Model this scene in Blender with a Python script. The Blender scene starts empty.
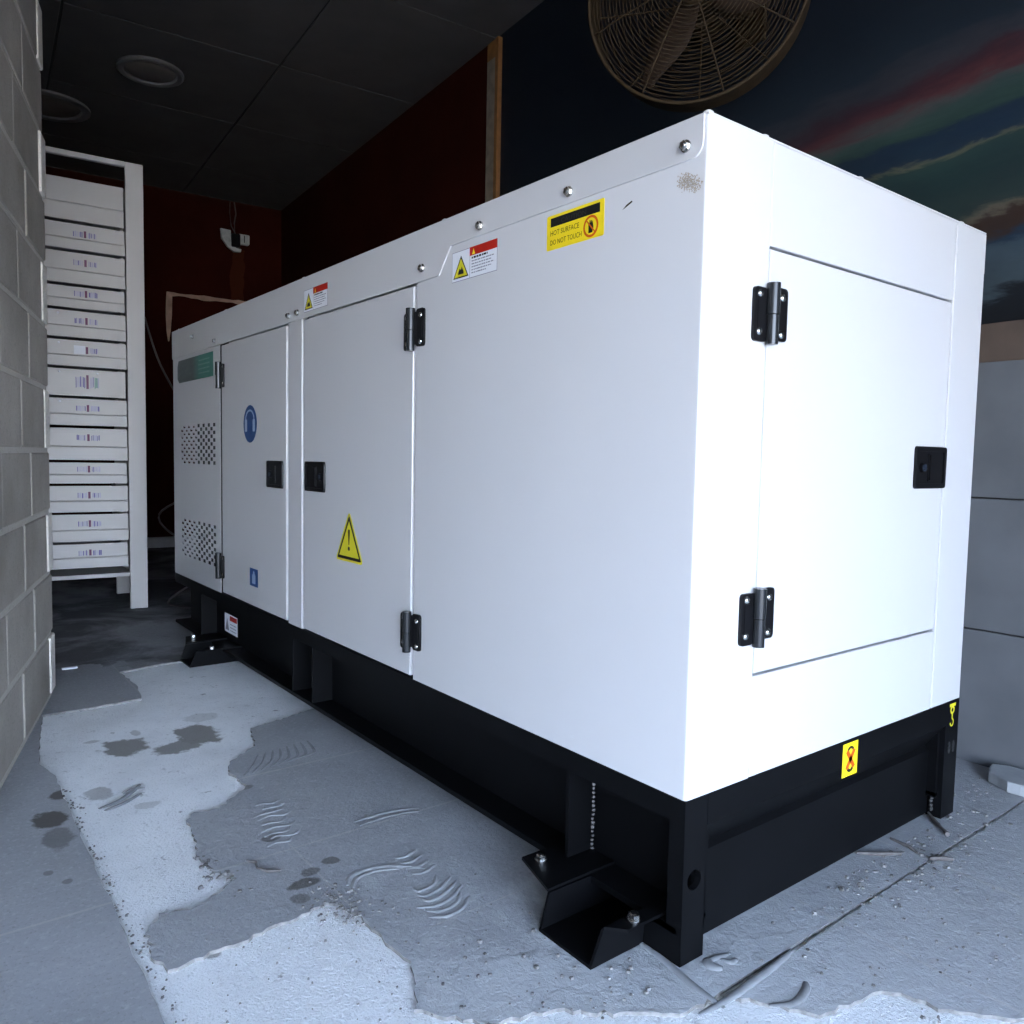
import bpy, bmesh, math, random
from mathutils import Vector, Matrix
from mathutils.geometry import tessellate_polygon
random.seed(7)
C = bpy.context.scene.collection
W, L, H = 1.094, 3.275, 1.5
ZB = 0.308                      # underside of the white canopy
RA = math.radians(4.2)          # the room is turned 4.2 degrees against the generator
CA, SA = math.cos(RA), math.sin(RA)
def room(x, y, z=0.0):          # room frame -> world
    return Vector((x * CA + y * SA, -x * SA + y * CA, z))

# ------------------------------------------------------------------ materials
def nodes(name):
    m = bpy.data.materials.new(name); m.use_nodes = True
    nt = m.node_tree
    return m, nt, nt.nodes['Principled BSDF']
def setp(b, col=None, rough=.5, metal=0, coat=0, coatr=.1, spec=.5):
    if col is not None: b.inputs['Base Color'].default_value = (*col, 1)
    b.inputs['Roughness'].default_value = rough
    b.inputs['Metallic'].default_value = metal
    b.inputs['Coat Weight'].default_value = coat
    b.inputs['Coat Roughness'].default_value = coatr
    b.inputs['Specular IOR Level'].default_value = spec
def N(nt, t, **k):
    n = nt.nodes.new(t)
    for a, v in k.items():
        if a in n.inputs: n.inputs[a].default_value = v
        else: setattr(n, a, v)
    return n
def tex(nt, scale, detail=4, rough=.5, dist=0.0, vec=None, stretch=None):
    tc = N(nt, 'ShaderNodeNewGeometry').outputs['Position'] if vec is None else vec
    if stretch:
        mp = N(nt, 'ShaderNodeMapping'); mp.inputs['Scale'].default_value = stretch
        nt.links.new(tc, mp.inputs['Vector']); tc = mp.outputs[0]
    n = N(nt, 'ShaderNodeTexNoise'); n.inputs['Scale'].default_value = scale
    n.inputs['Detail'].default_value = detail; n.inputs['Roughness'].default_value = rough
    n.inputs['Distortion'].default_value = dist
    nt.links.new(tc, n.inputs['Vector'])
    return n.outputs['Fac']
def ramp(nt, fac, stops, interp='LINEAR'):
    r = N(nt, 'ShaderNodeValToRGB'); r.color_ramp.interpolation = interp
    e = r.color_ramp.elements
    while len(e) < len(stops): e.new(.5)
    for i, (p, c) in enumerate(stops):
        e[i].position = p; e[i].color = (*c, 1) if len(c) == 3 else c
    nt.links.new(fac, r.inputs[0]); return r.outputs[0]
def math_(nt, op, a, b=None, clamp=False):
    n = N(nt, 'ShaderNodeMath', operation=op); n.use_clamp = clamp
    for i, v in enumerate((a, b)):
        if v is None: continue
        if isinstance(v, (int, float)): n.inputs[i].default_value = v
        else: nt.links.new(v, n.inputs[i])
    return n.outputs[0]
def mix(nt, fac, a, b):
    n = N(nt, 'ShaderNodeMix', data_type='RGBA')
    if isinstance(fac, (int, float)): n.inputs[0].default_value = fac
    else: nt.links.new(fac, n.inputs[0])
    for i, v in ((6, a), (7, b)):
        if isinstance(v, tuple): n.inputs[i].default_value = (*v, 1)
        else: nt.links.new(v, n.inputs[i])
    return n.outputs[2]
def bump(nt, b, h, strength=.3, dist=.005):
    n = N(nt, 'ShaderNodeBump'); n.inputs['Strength'].default_value = strength
    n.inputs['Distance'].default_value = dist
    nt.links.new(h, n.inputs['Height']); nt.links.new(n.outputs[0], b.inputs['Normal'])
def simple(name, col, rough=.5, metal=0, coat=0, var=.06, scale=30, bmp=0.0, spec=.5, coatr=.1):
    m, nt, b = nodes(name); setp(b, col, rough, metal, coat, coatr, spec)
    f = tex(nt, scale, 4)
    lo = tuple(max(0, c * (1 - var)) for c in col); hi = tuple(min(1, c * (1 + var)) for c in col)
    nt.links.new(ramp(nt, f, [(.3, lo), (.7, hi)]), b.inputs['Base Color'])
    if bmp: bump(nt, b, f, bmp, .002)
    return m

M = {}
M['white'] = simple('white_enamel', (.545, .545, .55), .42, coat=.55, coatr=.07, var=.012, scale=2.5)
M['black'] = simple('black_enamel', (.003, .0032, .0038), .45, var=.2, scale=8, spec=.10)
M['plastic'] = simple('black_plastic', (.005, .005, .006), .38, var=.1, spec=.2)
M['plastic_lite'] = simple('worn_black_metal', (.02, .022, .024), .25, metal=.3, var=.1)
M['dark'] = simple('radiator_black', (.008, .008, .009), .7)
M['chrome'] = simple('zinc_bolt', (.55, .55, .53), .25, metal=1, var=.2, scale=200)
M['weld'] = simple('weld_metal', (.07, .07, .07), .35, metal=.8, var=.6, scale=150)
M['fin'] = simple('dark_fin', (.02, .02, .022), .6)
M['cabinet'] = simple('cabinet_white', (.53, .515, .495), .4, var=.03, scale=3)
M['yellow'] = simple('sticker_yellow', (.82, .62, .02), .35, var=.03, spec=.12)
M['yellow_triangle'] = simple('sticker_triangle_yellow', (.62, .55, .03), .35, var=.03, spec=.12)
M['ink'] = simple('sticker_black', (.012, .012, .012), .35, spec=.12)
M['ink_brown'] = simple('sticker_dark_text', (.03, .02, .005), .4, spec=.12)
M['ink_soft'] = simple('sticker_faint_text', (.035, .035, .03), .4, spec=.12)
M['red'] = simple('sticker_red', (.42, .02, .012), .35, spec=.12)
M['orange'] = simple('sticker_orange_red', (.55, .10, .01), .35, spec=.12)
M['paper'] = simple('sticker_white', (.70, .72, .76), .35, var=.02, spec=.12)
M['greyink'] = simple('sticker_grey_print', (.22, .22, .26), .4, spec=.12)
M['navy'] = simple('sticker_blue', (.012, .055, .17), .35, spec=.12)
M['paleblue'] = simple('sticker_pale_blue', (.30, .38, .52), .35, spec=.12)
M['violet'] = simple('label_violet', (.12, .10, .30), .5)
M['lilac'] = simple('label_lilac', (.40, .38, .52), .5)
M['maroon'] = simple('label_maroon', (.14, .03, .09), .5)
M['greenprint'] = simple('label_green', (.10, .26, .20), .5)
M['socket'] = simple('socket_plastic', (.45, .47, .45), .5, var=.15)
M['cable'] = simple('grey_cable', (.06, .05, .05), .5)
M['lockblue'] = simple('lock_cylinder', (.10, .14, .22), .2, metal=.8)
M['fan_metal'] = simple('fan_bronze', (.040, .027, .014), .7, metal=0, spec=.2, var=.3)
M['fan_blade'] = simple('fan_blade', (.042, .028, .020), .7, spec=.2, var=.2)
M['lamp_glass'] = simple('unlit_lamp_glass', (.17, .16, .14), .35)
M['lamp_ring'] = simple('lamp_ring', (.16, .16, .155), .45)
M['plaster'] = simple('bare_plaster', (.42, .28, .21), .9, var=.25, scale=12)
M['batten'] = simple('trim_wood', (.22, .19, .15), .7, var=.2, scale=20)
M['batten_orange'] = simple('raw_timber', (.22, .10, .03), .7, var=.2, scale=20)
M['skirting'] = simple('skirting_grey', (.35, .35, .36), .6)

def green_sticker():
    m, nt, b = nodes('faded_green_film'); setp(b, rough=.45, spec=.12)
    g = N(nt, 'ShaderNodeNewGeometry').outputs['Position']
    s = N(nt, 'ShaderNodeSeparateXYZ'); nt.links.new(g, s.inputs[0])
    t = math_(nt, 'DIVIDE', math_(nt, 'SUBTRACT', 3.19, s.outputs[1]), .55)
    c = ramp(nt, t, [(0, (.09, .10, .10)), (.45, (.07, .075, .075)), (.62, (.035, .18, .14)), (1, (.02, .17, .12))])
    f = tex(nt, 60, 2, stretch=(1, .25, 1))
    nt.links.new(mix(nt, math_(nt, 'MULTIPLY', f, .3), c, (.22, .32, .30)), b.inputs['Base Color'])
    return m
M['green'] = green_sticker()

def block_mat(name, lo, hi, tint):
    m, nt, b = nodes(name); setp(b, rough=.92, spec=.2)
    f1 = tex(nt, 2.3, 5, .6); f2 = tex(nt, 90, 3, .7); f3 = tex(nt, 14, 5, .65)
    c = ramp(nt, f1, [(.3, lo), (.7, hi)])
    c = mix(nt, math_(nt, 'MULTIPLY', f3, .45), c, tint)
    c = mix(nt, ramp(nt, f2, [(.32, (.35, .35, .35)), (.45, (0, 0, 0))]), c, (.12, .115, .11))
    nt.links.new(c, b.inputs['Base Color'])
    bump(nt, b, math_(nt, 'ADD', f2, f3), .5, .004)
    return m
M['block'] = block_mat('concrete_block', (.215, .196, .172), (.40, .37, .33), (.29, .268, .24))
M['block_light'] = block_mat('light_block_end', (.62, .59, .53), (.75, .71, .65), (.66, .63, .58))
M['mortar'] = block_mat('mortar', (.36, .335, .30), (.46, .43, .39), (.40, .375, .34))
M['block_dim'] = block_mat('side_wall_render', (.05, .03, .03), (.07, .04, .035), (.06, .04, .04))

def red_wall():
    m, nt, b = nodes('dark_red_paint'); setp(b, rough=.9, spec=.08)
    c = ramp(nt, tex(nt, 1.3, 5, .6), [(.3, (.024, .0035, .002)), (.7, (.038, .006, .0035))])
    # rusty drip below the socket
    g = N(nt, 'ShaderNodeNewGeometry').outputs['Position']
    s = N(nt, 'ShaderNodeSeparateXYZ'); nt.links.new(g, s.inputs[0])
    dx = math_(nt, 'ABSOLUTE', math_(nt, 'SUBTRACT', s.outputs[0], 1.60))
    w = math_(nt, 'MULTIPLY', tex(nt, 6, 3), .11)
    band = math_(nt, 'LESS_THAN', dx, w)
    zz = math_(nt, 'MULTIPLY', math_(nt, 'LESS_THAN', s.outputs[2], 2.90), math_(nt, 'GREATER_THAN', s.outputs[2], 2.36))
    yy = math_(nt, 'GREATER_THAN', s.outputs[1], 6.5)
    f = math_(nt, 'MULTIPLY', math_(nt, 'MULTIPLY', math_(nt, 'MULTIPLY', band, zz), yy), .7)
    nt.links.new(mix(nt, f, c, (.07, .02, .01)), b.inputs['Base Color'])
    return m
M['redwall'] = red_wall()

def mural():
    m, nt, b = nodes('painted_mural'); setp(b, rough=.6, spec=.3)
    g = N(nt, 'ShaderNodeNewGeometry').outputs['Position']
    s = N(nt, 'ShaderNodeSeparateXYZ'); nt.links.new(g, s.inputs[0])
    n1 = tex(nt, 2.2, 6, .6, 1.0, stretch=(1, 1, 3)); n2 = tex(nt, 9, 5, .65, .6, stretch=(1, .25, 2.2))
    z = math_(nt, 'ADD', s.outputs[2], math_(nt, 'MULTIPLY', math_(nt, 'SUBTRACT', n1, .5), .18))
    z = math_(nt, 'ADD', z, math_(nt, 'MULTIPLY', math_(nt, 'SUBTRACT', n2, .5), .10))
    z = math_(nt, 'ADD', z, math_(nt, 'MULTIPLY', math_(nt, 'SUBTRACT', s.outputs[1], .3), .05))
    t = math_(nt, 'DIVIDE', math_(nt, 'SUBTRACT', z, 1.3), 1.4)
    k = lambda v: (v - 1.3) / 1.4
    st = [(k(1.30), (.008, .008, .009)), (k(1.42), (.010, .010, .012)), (k(1.44), (.09, .13, .15)), (k(1.56), (.07, .11, .14)),
          (k(1.585), (.02, .05, .09)), (k(1.61), (.055, .03, .02)), (k(1.655), (.05, .028, .02)), (k(1.675), (.16, .14, .10)), (k(1.70), (.035, .06, .055)),
          (k(1.80), (.022, .055, .055)), (k(1.875), (.03, .07, .065)), (k(1.89), (.14, .15, .10)), (k(1.905), (.02, .045, .075)),
          (k(1.95), (.015, .035, .07)), (k(1.975), (.035, .08, .065)), (k(2.03), (.05, .10, .09)), (k(2.06), (.10, .10, .10)), (k(2.10), (.13, .04, .045)),
          (k(2.15), (.07, .025, .035)), (k(2.19), (.06, .06, .075)), (k(2.26), (.02, .033, .05)), (k(2.45), (.010, .018, .030)), (1, (.010, .016, .030))]
    r = st
    # ColorRamp allows 32 stops
    c = ramp(nt, t, r)
    c = mix(nt, ramp(nt, tex(nt, 3.2, 4, .6, stretch=(1, .6, 1.5)), [(.35, (0, 0, 0)), (.75, (.6, .6, .6))]), c, (.014, .022, .034))
    c = mix(nt, .40, c, (.001, .0015, .002))
    nt.links.new(c, b.inputs['Base Color'])
    bump(nt, b, n2, .15, .002)
    return m
M['mural'] = mural()
M['brownband'] = simple('brown_band', (.085, .060, .045), .8, var=.25, scale=6)
M['blackband'] = simple('black_band', (.012, .011, .012), .7)
M['board'] = simple('cement_board', (.105, .11, .118), .85, var=.14, scale=5, bmp=.2)
M['ceiling'] = simple('ceiling_tile', (.080, .077, .074), .85, var=.12, scale=4, bmp=.1)
M['ceiling_joint'] = simple('ceiling_joint', (.03, .03, .03), .9)

def pos_xy(nt):
    g = N(nt, 'ShaderNodeNewGeometry').outputs['Position']
    s = N(nt, 'ShaderNodeSeparateXYZ'); nt.links.new(g, s.inputs[0]); return g, s
def spots(nt, g, lst):
    """union of soft ellipses at (x, y, rx, ry) with ragged edges"""
    out = None
    wob = tex(nt, 22, 4, .6)
    for (x, y, rx, ry, st) in lst:
        mp = N(nt, 'ShaderNodeMapping'); mp.vector_type = 'POINT'
        mp.inputs['Location'].default_value = (-x / rx, -y / ry, 0); mp.inputs['Scale'].default_value = (1 / rx, 1 / ry, 0)
        nt.links.new(g, mp.inputs['Vector'])
        ln = N(nt, 'ShaderNodeVectorMath', operation='LENGTH'); nt.links.new(mp.outputs[0], ln.inputs[0])
        d = math_(nt, 'ADD', ln.outputs['Value'], math_(nt, 'MULTIPLY', math_(nt, 'SUBTRACT', wob, .5), 1.6))
        v = math_(nt, 'MULTIPLY', math_(nt, 'MULTIPLY', math_(nt, 'SUBTRACT', 1.15, d), 4, True), st)
        out = v if out is None else math_(nt, 'MAXIMUM', out, v)
    return out
def screed():
    m, nt, b = nodes('light_screed'); setp(b, rough=.9, spec=.25)
    g, s = pos_xy(nt)
    f1 = tex(nt, 3, 6, .65); f2 = tex(nt, 55, 6, .75); f3 = tex(nt, 160, 3, .7)
    c = ramp(nt, f1, [(.28, (.66, .68, .69)), (.55, (.78, .80, .81)), (.75, (.84, .86, .87))])
    c = mix(nt, ramp(nt, f2, [(.30, (.55, .55, .55)), (.42, (0, 0, 0))]), c, (.28, .28, .29))
    c = mix(nt, ramp(nt, f3, [(.30, (.5, .5, .5)), (.40, (0, 0, 0))]), c, (.25, .25, .26))
    sp = spots(nt, g, [(-.556, 1.743, .065, .075, .85), (-.42, 1.65, .075, .05, .8), (-.34, 1.73, .06, .10, .85),
                       (-.69, 1.42, .03, .045, .5), (-.60, 1.27, .03, .02, .3), (-.63, 1.85, .02, .012, .4), (-.50, 1.86, .014, .03, .4), (-.66, .56, .018, .03, .8), (-.28, 1.90, .05, .05, .25)])
    c = mix(nt, ramp(nt, tex(nt, 13, 5, .7), [(.30, (.8, .8, .8)), (.345, (0, 0, 0))]), c, (.22, .215, .21))
    c = mix(nt, sp, c, (.17, .16, .145))
    nt.links.new(c, b.inputs['Base Color'])
    bump(nt, b, math_(nt, 'ADD', math_(nt, 'MULTIPLY', f2, .7), f3), .8, .006)
    return m
def tile():
    m, nt, b = nodes('grey_stone_tile'); setp(b, rough=.72, spec=.3)
    g, s = pos_xy(nt); X, Y = s.outputs[0], s.outputs[1]
    f1 = tex(nt, 2.6, 6, .6); f2 = tex(nt, 24, 6, .7, .4); f3 = tex(nt, 130, 3, .7)
    c = ramp(nt, f1, [(.3, (.25, .262, .275)), (.7, (.36, .372, .385))])
    c = mix(nt, math_(nt, 'MULTIPLY', f2, .4), c, (.27, .275, .28))
    c = mix(nt, ramp(nt, f3, [(.32, (.5, .5, .5)), (.44, (0, 0, 0))]), c, (.17, .17, .175))
    c = mix(nt, ramp(nt, tex(nt, 75, 4, .75), [(.52, (0, 0, 0)), (.68, (.55, .55, .55))]), c, (.42, .43, .44))
    # light mortar dust left on the tiles near the doorway and beside the machine
    inner = math_(nt, 'MULTIPLY', math_(nt, 'GREATER_THAN', X, -.76), math_(nt, 'SUBTRACT', .95, Y), True)
    f4 = tex(nt, 5.5, 8, .72, .5)
    near = math_(nt, 'MULTIPLY', math_(nt, 'SUBTRACT', .50, Y), .34)
    dust = math_(nt, 'MULTIPLY', math_(nt, 'SUBTRACT', math_(nt, 'ADD', f4, near), .53), 9, True)
    left = math_(nt, 'MULTIPLY', math_(nt, 'SUBTRACT', .50, X), 2.0, True)
    inner = math_(nt, 'MULTIPLY', math_(nt, 'MULTIPLY', inner, left), .75)
    c = mix(nt, math_(nt, 'MULTIPLY', dust, inner), c, (.50, .52, .53))
    # general pale film closer to the door, only on the worked-over middle part
    film = math_(nt, 'MULTIPLY', math_(nt, 'GREATER_THAN', X, -.76), math_(nt, 'MULTIPLY', math_(nt, 'SUBTRACT', .9, Y), .35, True))
    c = mix(nt, math_(nt, 'MULTIPLY', film, f2), c, (.48, .50, .51))
    # joints between the tiles
    def line(coord, at, w, lo, hi, other):
        d = math_(nt, 'ABSOLUTE', math_(nt, 'SUBTRACT', coord, at))
        v = math_(nt, 'LESS_THAN', d, math_(nt, 'MULTIPLY', f2, w))
        a = math_(nt, 'MULTIPLY', math_(nt, 'GREATER_THAN', other, lo), math_(nt, 'LESS_THAN', other, hi))
        return math_(nt, 'MULTIPLY', v, a)
    lines = [line(Y, .82, .007, -1.2, .6, X), line(Y, 1.285, .008, -.5, .6, X), line(X, -.39, .004, 2.2, 4.5, Y), line(X, -.39, .005, .45, .85, Y),
             line(Y, .37, .004, -.3, 1.6, X), line(Y, 3.1, .005, -1.2, 1, X),
             line(X, .375, .007, -.8, .4, Y), line(X, .775, .012, -.8, -.09, Y), line(X, 1.17, .006, -.09, .4, Y), line(X, .775, .005, -.09, .4, Y)]
    ln = lines[0]
    for v in lines[1:]: ln = math_(nt, 'MAXIMUM', ln, v)
    c = mix(nt, math_(nt, 'MULTIPLY', ln, .5), c, (.42, .41, .39))
    sp = spots(nt, g, [(-.820, 1.30, .035, .05, .9), (-.818, 1.19, .03, .06, .55), (-.775, 1.45, .03, .035, .9), (-.86, 1.02, .010, .012, .5),
                       (-.832, .96, .010, .012, .5), (-.40, .70, .02, .018, .7), (-.43, .66, .035, .018, .8), (-.345, .72, .018, .018, .7),
                       (-.41, .90, .022, .02, .7), (-.46, .61, .02, .018, .6), (-.36, 1.22, .02, .015, .5)])
    c = mix(nt, sp, c, (.075, .068, .06))
    # dark noise blotches on the tiles of the back room
    dark_blotch = math_(nt, 'MULTIPLY', math_(nt, 'SUBTRACT', tex(nt, 1.7, 6, .65, .6), .40), 6, True)
    dark_blotch = math_(nt, 'MULTIPLY', math_(nt, 'MULTIPLY', dark_blotch, math_(nt, 'GREATER_THAN', math_(nt, 'ADD', Y, math_(nt, 'MULTIPLY', f1, .8)), 3.15)), .85)
    c = mix(nt, dark_blotch, c, (.05, .05, .055))
    rust = math_(nt, 'MULTIPLY', math_(nt, 'SUBTRACT', tex(nt, 7, 5, .7), .60), 5, True)
    rust = math_(nt, 'MULTIPLY', math_(nt, 'MULTIPLY', rust, math_(nt, 'GREATER_THAN', X, .25)), math_(nt, 'LESS_THAN', Y, -.09))
    c = mix(nt, math_(nt, 'MULTIPLY', rust, .45), c, (.26, .17, .12))
    nt.links.new(c, b.inputs['Base Color'])
    h = math_(nt, 'ADD', math_(nt, 'ADD', math_(nt, 'MULTIPLY', f2, 1.0), math_(nt, 'MULTIPLY', f3, .35)), math_(nt, 'MULTIPLY', dust, math_(nt, 'MULTIPLY', inner, .5)))
    mid_ = math_(nt, 'ADD', .30, math_(nt, 'MULTIPLY', math_(nt, 'GREATER_THAN', X, -.76), .7))
    bump(nt, b, math_(nt, 'MULTIPLY', h, mid_), .8, .006)
    return m
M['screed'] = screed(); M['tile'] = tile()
M['tile_edge'] = simple('broken_tile_edge', (.20, .195, .185), .9, var=.4, scale=60)
M['mortar_smear'] = simple('mortar_smear', (.275, .285, .292), .85, var=.15, scale=40, bmp=.4)
M['mortar_dark'] = simple('mortar_smear_grey', (.22, .228, .235), .85, var=.15, scale=40, bmp=.4)
M['crumb'] = simple('mortar_crumbs', (.16, .155, .15), .9, var=.6, scale=25)
M['twig'] = simple('dry_twig', (.11, .10, .095), .85, var=.3, scale=60)
M['slab'] = simple('pale_stone', (.30, .315, .325), .85, var=.15, scale=18, bmp=.5)
M['outside'] = simple('sunlit_paving', (.46, .34, .22), .9, var=.1, scale=.8)
M['facade'] = simple('street_facade', (.40, .39, .38), .9, var=.1, scale=.5)

# ------------------------------------------------------------------ mesh helpers
def link(name, bm, mats, parent=None, bevel=0, smooth=False, label=None, angle=35):
    me = bpy.data.meshes.new(name)
    bmesh.ops.recalc_face_normals(bm, faces=bm.faces)
    bm.to_mesh(me); bm.free()
    for k in (mats if isinstance(mats, (list, tuple)) else [mats]): me.materials.append(M[k])
    if smooth:
        for p in me.polygons: p.use_smooth = True
        try: me.set_sharp_from_angle(angle=math.radians(angle))
        except Exception: pass
    o = bpy.data.objects.new(name, me); C.objects.link(o)
    if parent is not None: o.parent = parent
    if bevel:
        b = o.modifiers.new('bevel', 'BEVEL'); b.width = bevel; b.segments = 2; b.limit_method = 'ANGLE'
        b.angle_limit = math.radians(40)
    if label: o['label'] = label
    return o
def empty(name, loc, label=None, cat=None, rz=0, group=None, rot=None):
    o = bpy.data.objects.new(name, None); C.objects.link(o); o.location = loc; o.rotation_euler = rot or (0, 0, rz)
    o.empty_display_size = .1
    if label: o['label'] = label; o['category'] = cat
    if group: o['group'] = group
    return o
def struct(o, name=None): o['kind'] = 'structure'; return o
def box(bm, x0, x1, y0, y1, z0, z1, mi=0):
    v = [bm.verts.new((x, y, z)) for x in (x0, x1) for y in (y0, y1) for z in (z0, z1)]
    for f in ((0, 1, 3, 2), (4, 6, 7, 5), (0, 4, 5, 1), (2, 3, 7, 6), (0, 2, 6, 4), (1, 5, 7, 3)):
        bm.faces.new([v[i] for i in f]).material_index = mi
def prism(bm, pts, a, b, mi=0, caps=True):
    """closed prism between two lists built by functions a(p), b(p)"""
    A = [bm.verts.new(a(p)) for p in pts]; B = [bm.verts.new(b(p)) for p in pts]
    n = len(pts)
    for i in range(n):
        bm.faces.new((A[i], A[(i + 1) % n], B[(i + 1) % n], B[i])).material_index = mi
    if caps:
        bm.faces.new(A).material_index = mi; bm.faces.new(list(reversed(B))).material_index = mi
def cyl(bm, p0, p1, r, seg=16, mi=0, r1=None, caps=True):
    p0, p1 = Vector(p0), Vector(p1); d = (p1 - p0).normalized()
    a = d.orthogonal().normalized(); b = d.cross(a); r1 = r if r1 is None else r1
    A = [bm.verts.new(p0 + (a * math.cos(t) + b * math.sin(t)) * r) for t in [2 * math.pi * i / seg for i in range(seg)]]
    B = [bm.verts.new(p1 + (a * math.cos(t) + b * math.sin(t)) * r1) for t in [2 * math.pi * i / seg for i in range(seg)]]
    for i in range(seg): bm.faces.new((A[i], A[(i + 1) % seg], B[(i + 1) % seg], B[i])).material_index = mi
    if caps:
        bm.faces.new(A).material_index = mi; bm.faces.new(list(reversed(B))).material_index = mi
def tube(bm, pts, rad, seg=6, mi=0):
    pts = [Vector(p) for p in pts]; rings = []
    ref = Vector((0, 0, 1))
    for i, p in enumerate(pts):
        d = (pts[min(i + 1, len(pts) - 1)] - pts[max(i - 1, 0)]).normalized()
        a = d.cross(ref)
        a = d.orthogonal().normalized() if a.length < 1e-3 else a.normalized()
        b = a.cross(d); r = rad[i] if isinstance(rad, (list, tuple)) else rad
        rings.append([bm.verts.new(p + (a * math.cos(2 * math.pi * k / seg) + b * math.sin(2 * math.pi * k / seg)) * r) for k in range(seg)])
    for A, B in zip(rings, rings[1:]):
        for k in range(seg): bm.faces.new((A[k], A[(k + 1) % seg], B[(k + 1) % seg], B[k])).material_index = mi
    bm.faces.new(rings[0]).material_index = mi; bm.faces.new(list(reversed(rings[-1]))).material_index = mi
def dome(bm, c, n, r, h, mi=0, seg=12, rings=3):
    c, n = Vector(c), Vector(n).normalized(); a = n.orthogonal().normalized(); b = n.cross(a); prev = None
    for j in range(rings):
        t = math.pi / 2 * j / rings; rr, hh = r * math.cos(t), h * math.sin(t)
        ring = [bm.verts.new(c + n * hh + (a * math.cos(2 * math.pi * k / seg) + b * math.sin(2 * math.pi * k / seg)) * rr) for k in range(seg)]
        if prev:
            for k in range(seg): bm.faces.new((prev[k], prev[(k + 1) % seg], ring[(k + 1) % seg], ring[k])).material_index = mi
        prev = ring
    bm.faces.new(prev).material_index = mi
def hexhead(bm, c, n, r, h, mi=0):
    c, n = Vector(c), Vector(n).normalized()
    cyl(bm, c, c + n * h * .3, r * 1.25, 18, mi)
    cyl(bm, c + n * h * .3, c + n * h, r, 6, mi)
    dome(bm, c + n * h, n, r * .82, h * .25, mi, 12, 2)
def rrect(u0, u1, v0, v1, r, n=4):
    P = []
    for cx, cy, a0 in ((u1 - r, v1 - r, 0), (u0 + r, v1 - r, 90), (u0 + r, v0 + r, 180), (u1 - r, v0 + r, 270)):
        for i in range(n + 1):
            a = math.radians(a0 + 90 * i / n); P.append((cx + r * math.cos(a), cy + r * math.sin(a)))
    return P
def circle(u, v, r, n=28, rv=None): return [(u + r * math.cos(2 * math.pi * i / n), v + (rv or r) * math.sin(2 * math.pi * i / n)) for i in range(n)]

# local frames: u runs to the viewer's right, v up, w out of the face
def side_frame(y0, z0): return lambda u, v, w: Vector((-w, y0 - u, z0 + v))
def end_frame(x0, z0): return lambda u, v, w: Vector((x0 + u, -w, z0 + v))
def plate(bm, fr, pts, w0, w1, mi=0): prism(bm, pts, lambda p: fr(p[0], p[1], w0), lambda p: fr(p[0], p[1], w1), mi)
def text(bm, fr, s, u, v, size, w, mi, width=None):
    cu = bpy.data.curves.new('lettering', 'FONT'); cu.body = s; cu.size = size; cu.resolution_u = 2
    o = bpy.data.objects.new('lettering', cu)
    C.objects.link(o); bpy.context.view_layer.update()
    me = bpy.data.meshes.new_from_object(o.evaluated_get(bpy.context.evaluated_depsgraph_get()))
    bpy.data.objects.remove(o)
    xs = [p.co.x for p in me.vertices]; k = 1 if not width else width / max(1e-6, max(xs) - min(xs)); x0 = min(xs)
    vs = [bm.verts.new(fr(u + (p.co.x - x0) * k, v + p.co.y, w)) for p in me.vertices]
    for p in me.polygons:
        try: bm.faces.new([vs[i] for i in p.vertices]).material_index = mi
        except ValueError: pass
    bpy.data.meshes.remove(me); bpy.data.curves.remove(cu)

# ================================================================== GENERATOR
gen = empty('generator', (0, 0, 0), 'large white enclosed diesel generator on a black steel skid base, filling the bay', 'generator')

# ---- base frame
bm = bmesh.new()
for sx in (0, 1):                                   # long rails, left and right
    X = (lambda x: x) if sx == 0 else (lambda x: W - x)
    for a, b_, z0, z1 in ((0, .10, .262, ZB), (.075, .085, .06, .262), (0, .085, .055, .068)):
        box(bm, min(X(a), X(b_)), max(X(a), X(b_)), .012, L, z0, z1)
    for y in (.31, 1.78, 2.86):
        box(bm, min(X(.004), X(.075)), max(X(.004), X(.075)), y, y + .01, .068, .262)
    box(bm, min(X(.004), X(.075)), max(X(.004), X(.075)), 1.61, 1.62, .06, .262)
box(bm, .08, W - .08, L - .02, L, .03, ZB)
box(bm, .085, W - .085, .6, .68, .06, .2); box(bm, .085, W - .085, 2.3, 2.38, .06, .2)
# front: corner post with a round hole
hole = circle(.032, .154, .019, 24)
def post_with_hole(y):
    ring = [bm.verts.new((p[0], y, p[1])) for p in hole]
    return ring
outer = []
for p in hole:
    dx, dz = p[0] - .032, p[1] - .154
    k = min(.032 / abs(dx) if abs(dx) > 1e-6 else 9e9, .154 / abs(dz) if abs(dz) > 1e-6 else 9e9)
    outer.append((.032 + dx * k, .154 + dz * k))
for y in (0.0, .012):
    r1 = [bm.verts.new((p[0], y, p[1])) for p in hole]; r2 = [bm.verts.new((p[0], y, p[1])) for p in outer]
    n = len(hole)
    for i in range(n): bm.faces.new((r1[i], r1[(i + 1) % n], r2[(i + 1) % n], r2[i]))
    # corners of the plate
    for i in range(n):
        a, b2 = outer[i], outer[(i + 1) % n]
        if abs(a[0] - b2[0]) > 1e-4 and abs(a[1] - b2[1]) > 1e-4:
            cx = 0 if min(a[0], b2[0]) < .01 else .064; cz = 0 if min(a[1], b2[1]) < .01 else .308
            bm.faces.new((r2[i], r2[(i + 1) % n], bm.verts.new((cx, y, cz))))
    if y == 0: keep = r1
    else:
        for i in range(n): bm.faces.new((keep[i], keep[(i + 1) % n], r1[(i + 1) % n], r1[i]))
box(bm, 0, .004, .012, .035, .068, .262); box(bm, 0, .004, .012, .105, 0, .067)              # side strip of the corner post
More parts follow.
